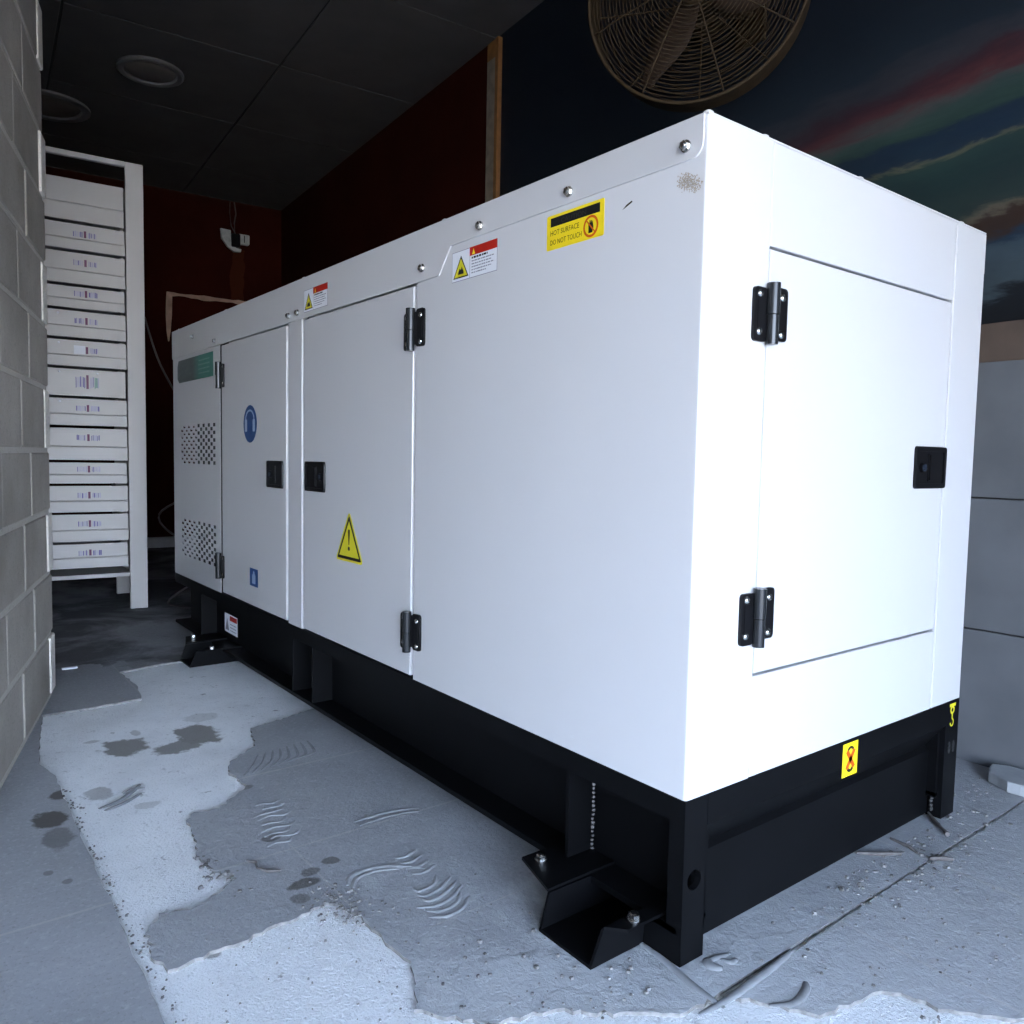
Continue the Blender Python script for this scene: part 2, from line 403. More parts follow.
box(bm, .0, .001, .0, .012, 0, ZB); box(bm, .0625, .064, .0, .012, 0, ZB); box(bm, .0, .064, .0, .012, 0, .001)
# front panel: flush on top, folded inwards below
prof = [(0, ZB), (0, .248), (.043, .186), (.033, .176), (.036, .004), (.046, .004), (.048, .185), (.012, .25), (.012, ZB)]
prism(bm, prof, lambda p: (.0645, p[0], p[1]), lambda p: (1.022, p[0], p[1]))
box(bm, 1.022, W, 0, .012, 0, ZB); box(bm, 1.022, 1.030, .012, .07, 0, .25); box(bm, W - .004, W, .012, .085, 0, .262)
base = link('base_frame', bm, 'black', gen, label='black steel skid with folded front panel and recessed long side')
# weld beads
def weld(p0, p1, step=.009, r=.005):
    bm = bmesh.new(); p0, p1 = Vector(p0), Vector(p1); n = int((p1 - p0).length / step)
    for i in range(n + 1):
        p = p0.lerp(p1, i / n) + Vector((random.uniform(-1, 1), random.uniform(-1, 1), 0)) * .0012
        dome(bm, p, (-.55, -.8, .1), r * random.uniform(.7, 1.15), r * .7, 0, 7, 2)
    link('weld_bead', bm, 'weld', base, smooth=True)
weld((.073, .309, .075), (.073, .309, .255)); weld((1.017, .024, .02), (1.017, .024, .185), .010, .006)
bm = bmesh.new(); box(bm, -.002, .003, .30, .312, .075, .08)
bm.free()
for (x, z) in ((1.045, .185), (1.068, .185)):  # pale ellipses stand in for light showing in the shackle holes
    bm = bmesh.new(); plate(bm, end_frame(0, 0), circle(x, z, .007, 14, .016), .0002, .002)
    link('shackle_hole_glint', bm, 'weld', base)
# hat-section feet
def foot(y, side):
    X = lambda x: x if side == 0 else W - x
    bm = bmesh.new()
    t = .006
    pro = [(-.110, .068), (-.078, .068), (-.0725, 0), (.0725, 0), (.078, .068), (.205, .068)]
    xo = [-.080, -.110, -.135, -.135, -.110, -.074]
    for i in range(5):
        a, b2 = pro[i], pro[i + 1]
        dv = Vector((b2[0] - a[0], b2[1] - a[1])); nv = Vector((-dv.y, dv.x)).normalized() * t
        vs = [(X(xo[i]), y + a[0], a[1]), (X(xo[i + 1]), y + b2[0], b2[1]), (X(.12), y + b2[0], b2[1]), (X(.12), y + a[0], a[1])]
        A = [bm.verts.new(p) for p in vs]; B = [bm.verts.new((p[0], p[1] + nv.x, p[2] + nv.y)) for p in vs]
        bm.faces.new(A); bm.faces.new(B)
        for k in range(4): bm.faces.new((A[k], A[(k + 1) % 4], B[(k + 1) % 4], B[k]))
    f = link('mounting_foot', bm, 'black', gen)
    for dy in (-.094, .172):
        bm = bmesh.new(); hexhead(bm, (X(-.050), y + dy, .074), (0, 0, 1), .011, .012)
        link('bolt', bm, 'chrome', f, smooth=True)
    return f
for y in (.163, 2.625):
    foot(y, 0); foot(y, 1)

# ---- enclosure
bm = bmesh.new(); box(bm, .032, W - .002, .032, 2.54, ZB, 1.47); box(bm, .55, W - .002, 2.54, L - .003, ZB, 1.47)
link('body_shell', bm, 'white', gen, label='inner white sheet steel body')
bm = bmesh.new()                                     # radiator behind the louvres
box(bm, .10, .54, 2.57, L - .01, ZB, 1.45)
for i in range(26):
    y = 2.575 + i * .026; box(bm, .085, .10, y, y + .006, .36, 1.1, 1)
link('radiator', bm, ['dark', 'fin'], gen)

def panel(name, y0, y1, z0, z1, t=.026):
    bm = bmesh.new(); box(bm, 0, t, y0, y1, z0, z1)
    return link(name, bm, 'white', gen, bevel=.0025)
# bent corner panel: side sheet plus the corner strip on the end, one piece
bm = bmesh.new(); R = .007; t = .025
arc_o = [(R - R * math.cos(a), R - R * math.sin(a)) for a in [math.pi / 2 * i / 5 for i in range(6)]]
outl = [(0, .945)] + arc_o + [(.183, 0), (.183, t), (t, t), (t, .945)]
prism(bm, outl, lambda p: (p[0], p[1], ZB), lambda p: (p[0], p[1], 1.497))
side = link('side_panel', bm, 'white', gen, smooth=True, label='plain white corner panel wrapping onto the end')
door_a = panel('door', .962, 1.683, .314, 1.362)
panel('pillar_panel', 1.697, 1.815, ZB, 1.40)
door_b = panel('door', 1.832, 2.537, .314, 1.362)
door_a['label'] = 'white side door with yellow triangle sticker'; door_b['label'] = 'white side door with round blue sticker'
# louvred panel: real openings in a checker pattern
bm = bmesh.new()
y0, y1 = 2.555, L
gy = [y0] + [2.622 + i * (.525 / 14) for i in range(15)] + [y1]
gz = [ZB] + [.412 + i * (.183 / 11) for i in range(12)] + [.858 + i * (.183 / 11) for i in range(12)] + [1.497]
V = {}
def gv(i, j):
    if (i, j) not in V: V[i, j] = bm.verts.new((0, gy[i], gz[j]))
    return V[i, j]
for i in range(len(gy) - 1):
    for j in range(len(gz) - 1):
        ing = 1 <= i <= 14 and (1 <= j <= 11 or 13 <= j <= 23)
        if ing and (i + j) % 2 == 0:
            a, b2, c0, c1 = gy[i], gy[i + 1], gz[j], gz[j + 1]
            # opening framed by a small border, plus a tab bent inwards
            e = .0012; ez = .0005
            o4 = [gv(i, j), gv(i + 1, j), gv(i + 1, j + 1), gv(i, j + 1)]
            n4 = [bm.verts.new((0, a + e, c0 + ez)), bm.verts.new((0, b2 - e, c0 + ez)), bm.verts.new((0, b2 - e, c1 - ez)), bm.verts.new((0, a + e, c1 - ez))]
            for k in range(4): bm.faces.new((o4[k], o4[(k + 1) % 4], n4[(k + 1) % 4], n4[k]))
            # tab bent inwards along the upper edge
            tb = [bm.verts.new((.004, b2 - e, (c0 + c1) / 2)), bm.verts.new((.004, a + e, (c0 + c1) / 2))]
            if i >= 8: bm.faces.new((n4[3], n4[2], tb[0], tb[1]))
            continue
        bm.faces.new((gv(i, j), gv(i + 1, j), gv(i + 1, j + 1), gv(i, j + 1)))
lv = link('louvre_panel', bm, 'white', gen, label='white end-of-side panel with two punched vent grids')
so = lv.modifiers.new('thickness', 'SOLIDIFY'); so.thickness = .0010; so.offset = 0
# end face
def epanel(name, x0, x1, z0, z1, t=.025, yo=0.0, label=None):
    bm = bmesh.new(); box(bm, x0, x1, yo, t, z0, z1)
    return link(name, bm, 'white', gen, bevel=.0025, label=label)
epanel('end_panel', .185, .929, 1.311, 1.497); epanel('end_panel', .185, .929, ZB, .506)
epanel('corner_post', .9345, W, ZB, 1.497)
door_e = epanel('door', .188, .926, .511, 1.306, label='white end door with two black hinges')
# roof cover with its stepped side flange
bm = bmesh.new()
rc = [(.03 + -.022 * math.sin(a) - .0, 1.455 - .025 * math.cos(a)) for a in [math.pi / 2 * i / 5 for i in range(6)]]
fl = [(L + .003, 1.5), (L + .003, 1.366), (.835, 1.366), (.782, 1.430)] + rc + [(.008, 1.5)]
prism(bm, fl, lambda p: (-.0042, p[0], p[1]), lambda p: (-.0004, p[0], p[1]))
box(bm, -.0004, W + .002, .001, L + .003, 1.4975, 1.502)
box(bm, W + .0002, W + .003, .001, L + .003, 1.40, 1.4975)
box(bm, 0, W, L + .0002, L + .003, 1.40, 1.4975)
roof = link('roof_cover', bm, 'white', gen, bevel=.0012, label='white roof cover with stepped side flange')
bm0 = bmesh.new(); hexhead(bm0, (0, 0, 0), (-1, 0, 0), .0085, .010)
b0 = link('bolt', bm0, 'chrome', roof, smooth=True)
sb = [(.044, 1.454), (.345, 1.452), (.655, 1.451), (.912, 1.399), (1.721, 1.391), (1.799, 1.390), (2.608, 1.388), (2.925, 1.439)]
b0.location = (-.0042, *sb[0])
for y, z in sb[1:]:
    c = b0.copy(); C.objects.link(c); c.parent = roof; c.location = (-.0042, y, z)
bm0 = bmesh.new(); dome(bm0, (0, 0, 0), (0, 0, 1), .010, .007)
t0 = link('roof_screw', bm0, 'white', roof, smooth=True); t0.location = (.012, .012, 1.502)
for x, y in ((.012, .83), (.012, 1.70), (.012, 2.50), (.012, 3.2), (.17, .012), (.50, .012), (.97, .012)):
    c = t0.copy(); C.objects.link(c); c.parent = roof; c.location = (x, y, 1.502)

# ---- hinges and latches
def hinge(parent, fr, flip=False):
    """fr origin: centre of the hinge"""
    s = -1 if flip else 1
    bm = bmesh.new()
    for (u0, u1, dz) in ((-.050, -.012, -.002), (.014, .052, .004)):
        pts = [(s * p[0], p[1] + dz) for p in rrect(u0, u1, -.050, .048, .008)]
        plate(bm, fr, pts, .0005, .0065)
        pts = [(s * p[0], p[1] + dz) for p in rrect(u0 + .009, u1 - .009, -.030, .028, .004)]
        plate(bm, fr, pts, .0065, .0075)
    pts = rrect(-.014, .016, -.040, .045, .002); plate(bm, fr, [(s * p[0], p[1]) for p in pts], .0005, .008)
    cyl(bm, fr(s * -.004, -.056, .013), fr(s * -.004, -.003, .013), .0115, 20, 1)
    cyl(bm, fr(s * -.004, -.0015, .013), fr(s * -.004, .055, .013), .0125, 20, 1)
    for u in (-.034, .035):
        for v in (-.034, .034):
            a = fr(s * u, v, .0065); n = fr(0, 0, 1) - fr(0, 0, 0); dome(bm, a, n, .0075, .0045, 2, 12, 3)
    link('hinge', bm, ['plastic', 'plastic_lite', 'chrome'], parent, smooth=True)
hinge(door_a, side_frame(.952, 1.246)); hinge(door_a, side_frame(.955, .438))
hinge(door_b, side_frame(2.546, 1.238), True); hinge(door_b, side_frame(2.56, .428), True)
hinge(door_e, end_frame(.187, 1.186)); hinge(door_e, end_frame(.183, .623))
def latch(parent, fr, lock=1):
    bm = bmesh.new(); hw, hh = .077, .050
    # rim, sunken floor, paddle, lock
    out = rrect(-hw, hw, -hh, hh, .009); inn = rrect(-hw + .012, hw - .012, -hh + .012, hh - .012, .005)
    n = len(out)
    A = [bm.verts.new(fr(*p, .0005)) for p in out]; B = [bm.verts.new(fr(p[0] * .985, p[1] * .985, .0065)) for p in out]
    Cc = [bm.verts.new(fr(*p, .0065)) for p in inn]; D = [bm.verts.new(fr(*p, .002)) for p in inn]
    for P, Q in ((A, B), (B, Cc), (Cc, D)):
        for i in range(n): bm.faces.new((P[i], P[(i + 1) % n], Q[(i + 1) % n], Q[i]))
    bm.faces.new(D); bm.faces.new(A)
    s = lock
    a, b2 = sorted((-s * .060, s * .012))
    plate(bm, fr, rrect(a, b2, -.034, .034, .004), .0021, .0045)
    a, b2 = sorted((-s * .016, s * .010))
    plate(bm, fr, rrect(a, b2, -.030, .030, .003), .0046, .0085)
    n_ = fr(0, 0, 1) - fr(0, 0, 0)
    cyl(bm, fr(s * .040, 0, .002), fr(s * .040, 0, .0085), .0125, 20, 0)
    cyl(bm, fr(s * .040, 0, .0085), fr(s * .040, 0, .0095), .0085, 20, 1)
    plate(bm, fr, rrect(s * .040 - .0015, s * .040 + .0015, -.006, .006, .0012), .0096, .0099, 0)
    link('latch', bm, ['plastic', 'lockblue'], parent, smooth=True, angle=25)
latch(door_a, side_frame(1.582, .839), 1); latch(door_b, side_frame(1.935, .837), -1); latch(door_e, end_frame(.853, .909), -1)

# ---- stickers
def tri(cx, cy, w, h, k=0.0): return [(cx - w / 2 + k * 1.0, cy - h / 2 + k * .62), (cx + w / 2 - k * 1.0, cy - h / 2 + k * .62), (cx, cy + h / 2 - k * 1.25)]
def bars(bm, fr, u0, u1, v, h, w, mi, seed, gap=.25):
    rnd = random.Random(seed); u = u0
    while u < u1:
        l = rnd.uniform(.004, .012); e = min(u + l, u1)
        plate(bm, fr, [(u, v), (e, v), (e, v + h), (u, v + h)], w, w + .0002, mi); u = e + rnd.uniform(.0015, .003)
# hot surface sticker
fr = side_frame(.417, 1.347); Wd, Hd = .171, .071
bm = bmesh.new()
plate(bm, fr, rrect(0, Wd, 0, Hd, .004), .0004, .0010, 0)
plate(bm, fr, [(.012, .047), (Wd - .012, .047), (Wd - .012, .065), (.012, .065)], .0010, .0013, 1)
text(bm, fr, 'CAUTION', .045, .0505, .014, .0015, 4, .075)
text(bm, fr, 'HOT SURFACE', .012, .029, .0150, .0014, 2, .088); text(bm, fr, 'DO NOT TOUCH', .012, .010, .0150, .0014, 2, .096)
plate(bm, fr, circle(.134, .0245, .0215), .0010, .0013, 3); plate(bm, fr, circle(.134, .0245, .0165), .0013, .0015, 5)
hand = [(-.006, -.013), (.005, -.013), (.008, -.004), (.007, .003), (.006, .009), (.0045, .009), (.004, .004), (.003, .011), (.001, .011), (.0005, .005), (-.001, .012), (-.003, .012), (-.0035, .004), (-.005, .008), (-.007, .007), (-.006, -.002)]
plate(bm, fr, [(.134 + p[0], .0245 + p[1]) for p in hand], .0015, .0017, 1)
plate(bm, fr, [(.120, .037), (.1225, .0385), (.148, .012), (.1455, .0105)], .0017, .0019, 3)
link('warning_sticker', bm, ['yellow', 'ink', 'ink_brown', 'orange', 'ink_soft', 'yellow'], side, label='yellow hot surface sticker with black bar and hand symbol')
# white / red danger stickers
def danger(parent, y_left, z0, Wd, Hd, w0, lab):
    fr0 = side_frame(y_left, z0); fr = lambda u, v, w: fr0(u, v, w + w0)
    bm = bmesh.new()
    plate(bm, fr, [(0, 0), (Wd, 0), (Wd, Hd), (0, Hd)], .0004, .0008, 2)
    plate(bm, fr, [(.0015, .0015), (Wd - .0015, .0015), (Wd - .0015, Hd - .0015), (.0015, Hd - .0015)], .0008, .0010, 0)
    c = Wd * .41
    plate(bm, fr, [(c, .001), (c + .0012, .001), (c + .0012, Hd - .001), (c, Hd - .001)], .0010, .0012, 2)
    plate(bm, fr, [(c, Hd * .72), (Wd, Hd * .72), (Wd, Hd), (c, Hd)], .0010, .0013, 1)
    plate(bm, fr, tri(c + .016, Hd * .845, .012, Hd * .19), .0013, .0015, 5)
    tw, th = c * .86, Hd * .74
    plate(bm, fr, tri(c / 2 + .001, Hd * .47, tw, th), .0010, .0012, 3); plate(bm, fr, tri(c / 2 + .001, Hd * .465, tw, th, .0055), .0012, .0014, 4)
    x, y = c / 2 + .001, Hd * .33
    plate(bm, fr, [(x - .011, y - .008), (x + .012, y - .008), (x + .012, y - .003), (x + .004, y + .010), (x + .001, y + .002), (x - .005, y + .006), (x - .010, y - .002)], .0014, .0016, 3)
    bars(bm, fr, c + .008, Wd * .80, Hd * .615, .0045, .0010, 3, 1)
    for k in range(5):
        bars(bm, fr, c + .008, Wd * (.93 if k % 2 == 0 else .88) - (.03 if k == 4 else 0), Hd * (.52 - k * .095), .0026, .0010, 2, k + 5)
    link('warning_sticker', bm, ['paper', 'red', 'greyink', 'ink', 'yellow_triangle', 'yellow'], parent, label=lab)
danger(side, .778, 1.339, .186, .072, 0, 'white and red warning sticker with yellow triangle')
danger(roof, 1.668, 1.383, .184, .072, .0042, 'small white and red warning sticker further along the flange')
# big yellow triangle
fr = side_frame(1.426, .584); bm = bmesh.new(); Wt, Ht = .186, .158
def rtri(k, m=.0):
    a = tri(Wt / 2, Ht / 2, Wt, Ht, k); out = []
    for i in range(3):
        p, q, r = Vector(a[i - 1]), Vector(a[i]), Vector(a[(i + 1) % 3])
        d1, d2 = (p - q).normalized() * m, (r - q).normalized() * m
        out += [tuple(q + d1), tuple(q + (d1 + d2) * .35), tuple(q + d2)] if m else [tuple(q)]
    return out
plate(bm, fr, rtri(0, .012), .0004, .0010, 0); plate(bm, fr, rtri(.011, .006), .0010, .0012, 1); plate(bm, fr, rtri(.026), .0012, .0014, 0)
plate(bm, fr, [(.0865, .100), (.0995, .100), (.0995, .092), (.0955, .052), (.0905, .052), (.0865, .092)], .0014, .0016, 1)
plate(bm, fr, circle(.093, .041, .0068, 16), .0014, .0016, 1)
link('warning_sticker', bm, ['yellow_triangle', 'ink'], door_a, label='yellow triangle with exclamation mark')
# round blue ear protection sign
fr = side_frame(2.196, 1.026); bm = bmesh.new()
plate(bm, fr, circle(0, 0, .073, 40), .0004, .0010, 0)
head = circle(0, -.004, .046, 28, .054)
plate(bm, fr, head, .0010, .0012, 1); plate(bm, fr, circle(0, -.006, .031, 24, .044), .0012, .0014, 0)
for s in (-1, 1): plate(bm, fr, rrect(s * .043 - .012, s * .043 + .012, -.030, .018, .006), .0014, .0016, 2)
band = [(.050 * math.cos(a), .016 + .040 * math.sin(a)) for a in [math.pi * i / 12 for i in range(13)]] + [(.042 * math.cos(a), .016 + .033 * math.sin(a)) for a in [math.pi * i / 12 for i in range(12, -1, -1)]]
plate(bm, fr, band, .0016, .0018, 2)
link('safety_sticker', bm, ['navy', 'navy', 'paleblue'], door_b, label='round blue ear protection sign')
fr = side_frame(2.203, .392); bm = bmesh.new()
plate(bm, fr, [(0, 0), (.087, 0), (.087, .070), (0, .070)], .0004, .0010, 0)
plate(bm, fr, rrect(.026, .062, .010, .042, .003), .0010, .0012, 1); plate(bm, fr, circle(.044, .052, .009, 14), .0010, .0012, 1)
plate(bm, fr, [(.026, .042), (.062, .042), (.055, .049), (.033, .049)], .0010, .0012, 1)
link('instruction_sticker', bm, ['navy', 'paleblue'], door_b, label='small blue rectangular pictogram')
# faded green plate
fr0 = side_frame(3.195, 1.243); bm = bmesh.new()
plate(bm, fr0, [(0.03, 0), (.55, 0), (.55, .106), (.02, .106), (0, .08), (0, .02)], .0008, .0014, 0)
for k in range(4): bars(bm, fr0, .34, .50, .022 + k * .019, .006, .0014, 1, 40 + k)
link('name_sticker', bm, ['green', 'greenprint'], lv, label='dark and green faded sticker')
# label on the skid web
fr0 = side_frame(2.745, .100); fr = lambda u, v, w: fr0(u, v, w) + Vector((.0752, 0, 0)); bm = bmesh.new()
plate(bm, fr, [(0, 0), (.17, 0), (.17, .085), (0, .085)], .0002, .0008, 0); plate(bm, fr, [(.07, .058), (.165, .058), (.165, .080), (.07, .080)], .0008, .0010, 1)
plate(bm, fr, tri(.035, .038, .05, .055), .0008, .0010, 2)
for k in range(3): bars(bm, fr, .075, .155, .012 + k * .014, .004, .0008, 2, 60 + k)
link('warning_sticker', bm, ['paper', 'red', 'greyink'], base, label='white and red sticker on the recessed black web')
# yellow no-lifting sticker, crossed chain
fr = end_frame(.524, .226); bm = bmesh.new()
plate(bm, fr, [(0, 0), (.062, 0), (.062, .075), (0, .075)], .0004, .0010, 0)
def ring(bm, fr, cu, cv, r, rv, t, w, mi, a0=0, a1=360, n=16):
    P = []
    aa = [math.radians(a0 + (a1 - a0) * i / n) for i in range(n + 1)]
    for i in range(n):
        q = [(cu + rr * math.cos(a), cv + rr * rv / r * math.sin(a)) for rr, a in ((r, aa[i]), (r, aa[i + 1]), (r - t, aa[i + 1]), (r - t, aa[i]))]
        plate(bm, fr, q, w, w + .0002, mi)
ring(bm, fr, .032, .054, .015, .013, .0065, .0010, 1, -50, 230); ring(bm, fr, .032, .021, .015, .013, .008, .0010, 1, 130, 410)
for s in (-1, 1): plate(bm, fr, [(.032 + s * .003, .030), (.032 + s * .007, .030), (.032 - s * .004, .048), (.032 - s * .009, .048)], .0012, .0014, 1)
for s in (-1, 1): plate(bm, fr, [(.032 - s * .020, .020), (.032 - s * .010, .015), (.032 + s * .020, .055), (.032 + s * .010, .060)], .0014, .0016, 2)
link('lifting_sticker', bm, ['yellow', 'ink', 'orange'], base, label='yellow sticker with crossed-out hook and chain')
# yellow crane hook mark
fr = end_frame(1.055, .240); bm = bmesh.new()
plate(bm, fr, [(-.016, .052), (.018, .052), (.018, .060), (-.016, .060)], .0002, .0006, 0)
ring(bm, fr, 0, .043, .012, .011, .006, .0002, 0); plate(bm, fr, [(-.0025, .020), (.0025, .020), (.0025, .034), (-.0025, .034)], .0002, .0005, 0)
ring(bm, fr, 0, .010, .011, .011, .004, .0002, 0, -180, 80)
link('lifting_sticker', bm, ['yellow_triangle'], base, label='yellow crane hook mark on black')
# dirt marks on the side panel
bm = bmesh.new(); fr = side_frame(.075, 1.392); rnd = random.Random(3)
for i in range(30):
    for j in range(18):
        u, v = .004 + i * .0022, -.014 + j * .0026 - i * .0006
        e_ = ((u - .036) / .030) ** 2 + ((v - .002 + (u - .03) * .3) / .019) ** 2
        if rnd.random() > 1.05 - e_: continue
        s = rnd.uniform(.0009, .0018); a = rnd.uniform(0, 6); u += rnd.uniform(-.0007, .0007); v += rnd.uniform(-.0008, .0008)
        plate(bm, fr, [(u + s * math.cos(k * 1.26 + a), v + s * math.sin(k * 1.26 + a)) for k in range(5)], .0001, .0003, 0)
M['smudge'] = simple('dirt_smudge', (.36, .31, .25), .8, var=.2, scale=300)
link('dirt_mark', bm, 'smudge', side)
bm = bmesh.new(); fr = side_frame(.198, 1.383)
plate(bm, fr, [(0, 0), (.010, .003), (.026, .009), (.024, .012), (.010, .007)], .0002, .0004, 0)
link('scratch_mark', bm, 'ink_brown', side)

# ================================================================== ROOM SHELL
ZC = 3.35; XR = 1.513; YB = 7.15; YF = -3.4; YC = -3.4; PIER = -1.3; XL = -4.2
def slab_poly(name, pts, mat, kind='structure', thick=None):
    pass
# --- floor: low screed with broken stone tiles on top
def jag(pts, amp=.006, step=.014, closed=True, seed=1, skip=()):
    rnd = random.Random(seed); out = []
    n = len(pts)
    for i in range(n):
        a, b2 = Vector(pts[i]), Vector(pts[(i + 1) % n]); l = (b2 - a).length
        if i in skip: out.append(tuple(a)); continue
        k = max(1, int(l / step)); nn = Vector((-(b2 - a).y, (b2 - a).x)).normalized()
        for j in range(k):
            p = a.lerp(b2, j / k) + nn * rnd.uniform(-amp, amp) * (1 if j else .5)
            out.append((p.x, p.y))
    return out
bm = bmesh.new(); ZS = -.007
def flat(pts, z, mi):
    bm.faces.new([bm.verts.new((p[0], p[1], z)) for p in pts]).material_index = mi
def tile_poly(pts, mi=1, z=0.0):
    T = [bm.verts.new((p[0], p[1], z)) for p in pts]
    for tri_ in tessellate_polygon([[Vector((p[0], p[1], 0)) for p in pts]]):
        bm.faces.new([T[i] for i in tri_]).material_index = mi
    B = [bm.verts.new((p[0] , p[1], ZS - .002)) for p in pts]; n = len(pts)
    for i in range(n): bm.faces.new((T[i], T[(i + 1) % n], B[(i + 1) % n], B[i])).material_index = 2
far = [room(-2.2, YB + .1), room(XR + .15, YB + .1)]
flat([(XL - .2, YF), (1.9, YF), (1.9, 1.0), (far[1].x, far[1].y), (far[0].x, far[0].y), (XL - .2, 2.5)], ZS, 0)
# left tiles
tile_poly(jag([(XL - .2, YF), (-.79, YF), (-.78, .42), (-.774, .86), (-.769, 1.45), (-.764, 1.60), (-.79, 1.72), (-.765, 1.92), (-.722, 2.19), (-.72, 2.20), (XL - .2, 2.20)], .003, .03, seed=4, skip=(0, 1, 9, 10, 11)))
# back tiles
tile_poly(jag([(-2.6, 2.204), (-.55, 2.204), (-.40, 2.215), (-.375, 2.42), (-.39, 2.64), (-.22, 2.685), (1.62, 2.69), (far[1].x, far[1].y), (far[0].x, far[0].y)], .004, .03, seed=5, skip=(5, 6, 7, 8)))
mid = [(.9, 1.95), (.2, 1.80), (-.004, 1.727), (-.10, 1.70), (-.188, 1.678), (-.227, 1.514), (-.335, 1.429), (-.368, 1.343), (-.355, 1.236), (-.394, 1.187), (-.462, 1.131), (-.518, 1.142), (-.55, 1.11),
       (-.554, 1.017), (-.578, .904), (-.57, .829), (-.539, .786), (-.578, .736), (-.653, .701), (-.705, .724), (-.738, .681), (-.752, .604), (-.74, .531), (-.692, .538),
       (-.622, .535), (-.541, .554), (-.493, .553), (-.427, .571), (-.401, .552), (-.389, .474), (-.389, .392), (-.384, .304), (-.408, .243), (-.44, .19), (-.36, .09), (-.25, .05),
       (-.17, -.02), (-.08, -.085)]
tile_poly(jag(mid + [(.0, -.084), (1.62, -.080), (1.62, 1.95)], .006, .013, seed=6, skip=(len(mid), len(mid) + 1, len(mid) + 2)))
tile_poly(jag([(.0, -.094), (.034, -.125), (.094, -.22), (.222, -.243), (.263, -.273), (.272, -.329), (.35, -.42), (.6, -.62), (1.7, -.75), (1.66, -.088), (.4, -.091)], .005, .015, seed=8, skip=(8,)))
# subdivide is not needed: relief comes from the material
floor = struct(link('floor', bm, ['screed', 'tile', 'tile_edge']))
# --- mortar ridges left by a notched trowel
def ridge_obj(name, label, strips, mat='mortar_smear', kind='stuff', cat='mortar'):
    bm = bmesh.new()
    for pts, r in strips:
        n = 10; P = []
        for i in range(n + 1):          # Catmull-like sampling of a polyline
            t = i / n * (len(pts) - 1); k = min(int(t), len(pts) - 2); f = t - k
            p0, p1, p2, p3 = (Vector(pts[max(k - 1, 0)]), Vector(pts[k]), Vector(pts[k + 1]), Vector(pts[min(k + 2, len(pts) - 1)]))
            q = .5 * ((2 * p1) + (-p0 + p2) * f + (2 * p0 - 5 * p1 + 4 * p2 - p3) * f * f + (-p0 + 3 * p1 - 3 * p2 + p3) * f ** 3)
            P.append((q.x, q.y, .0008))
        rad = [r * (.25 + .75 * math.sin(math.pi * (i + .3) / (n + .6)) ** .6) for i in range(n + 1)]
        tube(bm, P, [q_ * 1.5 for q_ in rad], 8)
    for v in bm.verts: v.co.z = .0005 + (v.co.z - .0005) * .30 - .0002
    o = link(name, bm, mat, smooth=True, angle=80)
    o['label'] = label; o['category'] = cat; o['kind'] = kind
    o['group'] = 'mortar left on the floor tiles'
    return o
comb = []
for k in range(9):
    x, y = -.405 + .012 * (k % 2) + k * .006, .86 + k * .028
    q = lambda: random.uniform(-.006, .006)
    comb.append(([(x - .035 + q() * 2, y + q()), (x - .01, y + .008 + q()), (x + .02, y - .002 + q()), (x + .045 + q() * 2, y + .014 + q())], .0036))
ridge_obj('mortar_ridges', 'wavy comb ridges of dried mortar on the middle of the grey tiles', comb)
arcs = []
for k in range(6):
    y = .40 + k * .022
    arcs.append(([(-.29 + k * .006 + random.uniform(-.015, .015), y), (-.25, y - .018), (-.21, y - .012), (-.165 + random.uniform(-.03, .01), y + .016)], .0038))
ridge_obj('mortar_ridges', 'curved fan of dried mortar ridges left of the black mounting foot', arcs)
arcs = []
for k in range(4):
    y = .56 + k * .028
    arcs.append(([(-.225, y), (-.20, y - .008), (-.165, y + .006)], .004))
ridge_obj('mortar_ridges', 'short stack of curved mortar ridges close to the skid', arcs)
ridge_obj('mortar_ridges', 'fine parallel trowel lines by the screed edge near the skid', [([(-.34 + k * .028, 1.30 + k * .006), (-.29 + k * .027, 1.36), (-.25 + k * .024, 1.43 + k * .004)], .003) for k in range(8)], 'mortar_dark')
ridge_obj('mortar_strip', 'long pale mortar strip running under the black front corner', [([(-.003, .125), (-.006, .04), (-.018, -.04), (-.022, -.115)], .0055), ([(-.07, -.10), (.0, -.105), (.07, -.102), (.148, -.098), (.21, -.092)], .006)], cat='mortar strip', kind='thing')
ridge_obj('mortar_ridges', 'two curved mortar lips in front of the black corner post', [([(.062, -.012), (.05, -.03), (.062, -.048)], .008), ([(.055, -.020), (.075, -.020), (.105, -.028)], .005), ([(.082, -.028), (.088, -.045), (.105, -.045)], .005)])
ridge_obj('mortar_lump', 'curled mortar lump beside the broken tile edge at the bottom', [([(.045, -.155), (.085, -.178), (.13, -.170), (.150, -.158)], .0055)], 'mortar_dark', 'thing', 'mortar lump')
ridge_obj('mortar_strip', 'S-shaped mortar bead ending at the broken tile edge', [([(-.36, .60), (-.335, .632), (-.28, .632), (-.235, .610), (-.19, .565)], .0055), ([(-.355, .585), (-.33, .615), (-.28, .618), (-.235, .595)], .004)], 'mortar_smear', 'thing', 'mortar strip')
ridge_obj('mortar_strip', 'two parallel mortar lines on the tiles close to the skid', [([(-.215, .86), (-.12, .86), (-.04, .835)], .0045), ([(-.215, .835), (-.12, .838), (-.05, .82)], .0035)], 'mortar_dark', 'thing', 'mortar strip')
ridge_obj('mortar_strip', 'dark curled mortar scraps on the pale screed', [([(-.71, 1.30), (-.66, 1.32), (-.62, 1.36), (-.59, 1.40)], .006), ([(-.70, 1.28), (-.65, 1.30), (-.60, 1.34)], .005), ([(-.64, 1.36), (-.61, 1.38), (-.585, 1.37)], .005)], 'mortar_dark', 'thing', 'mortar strip')
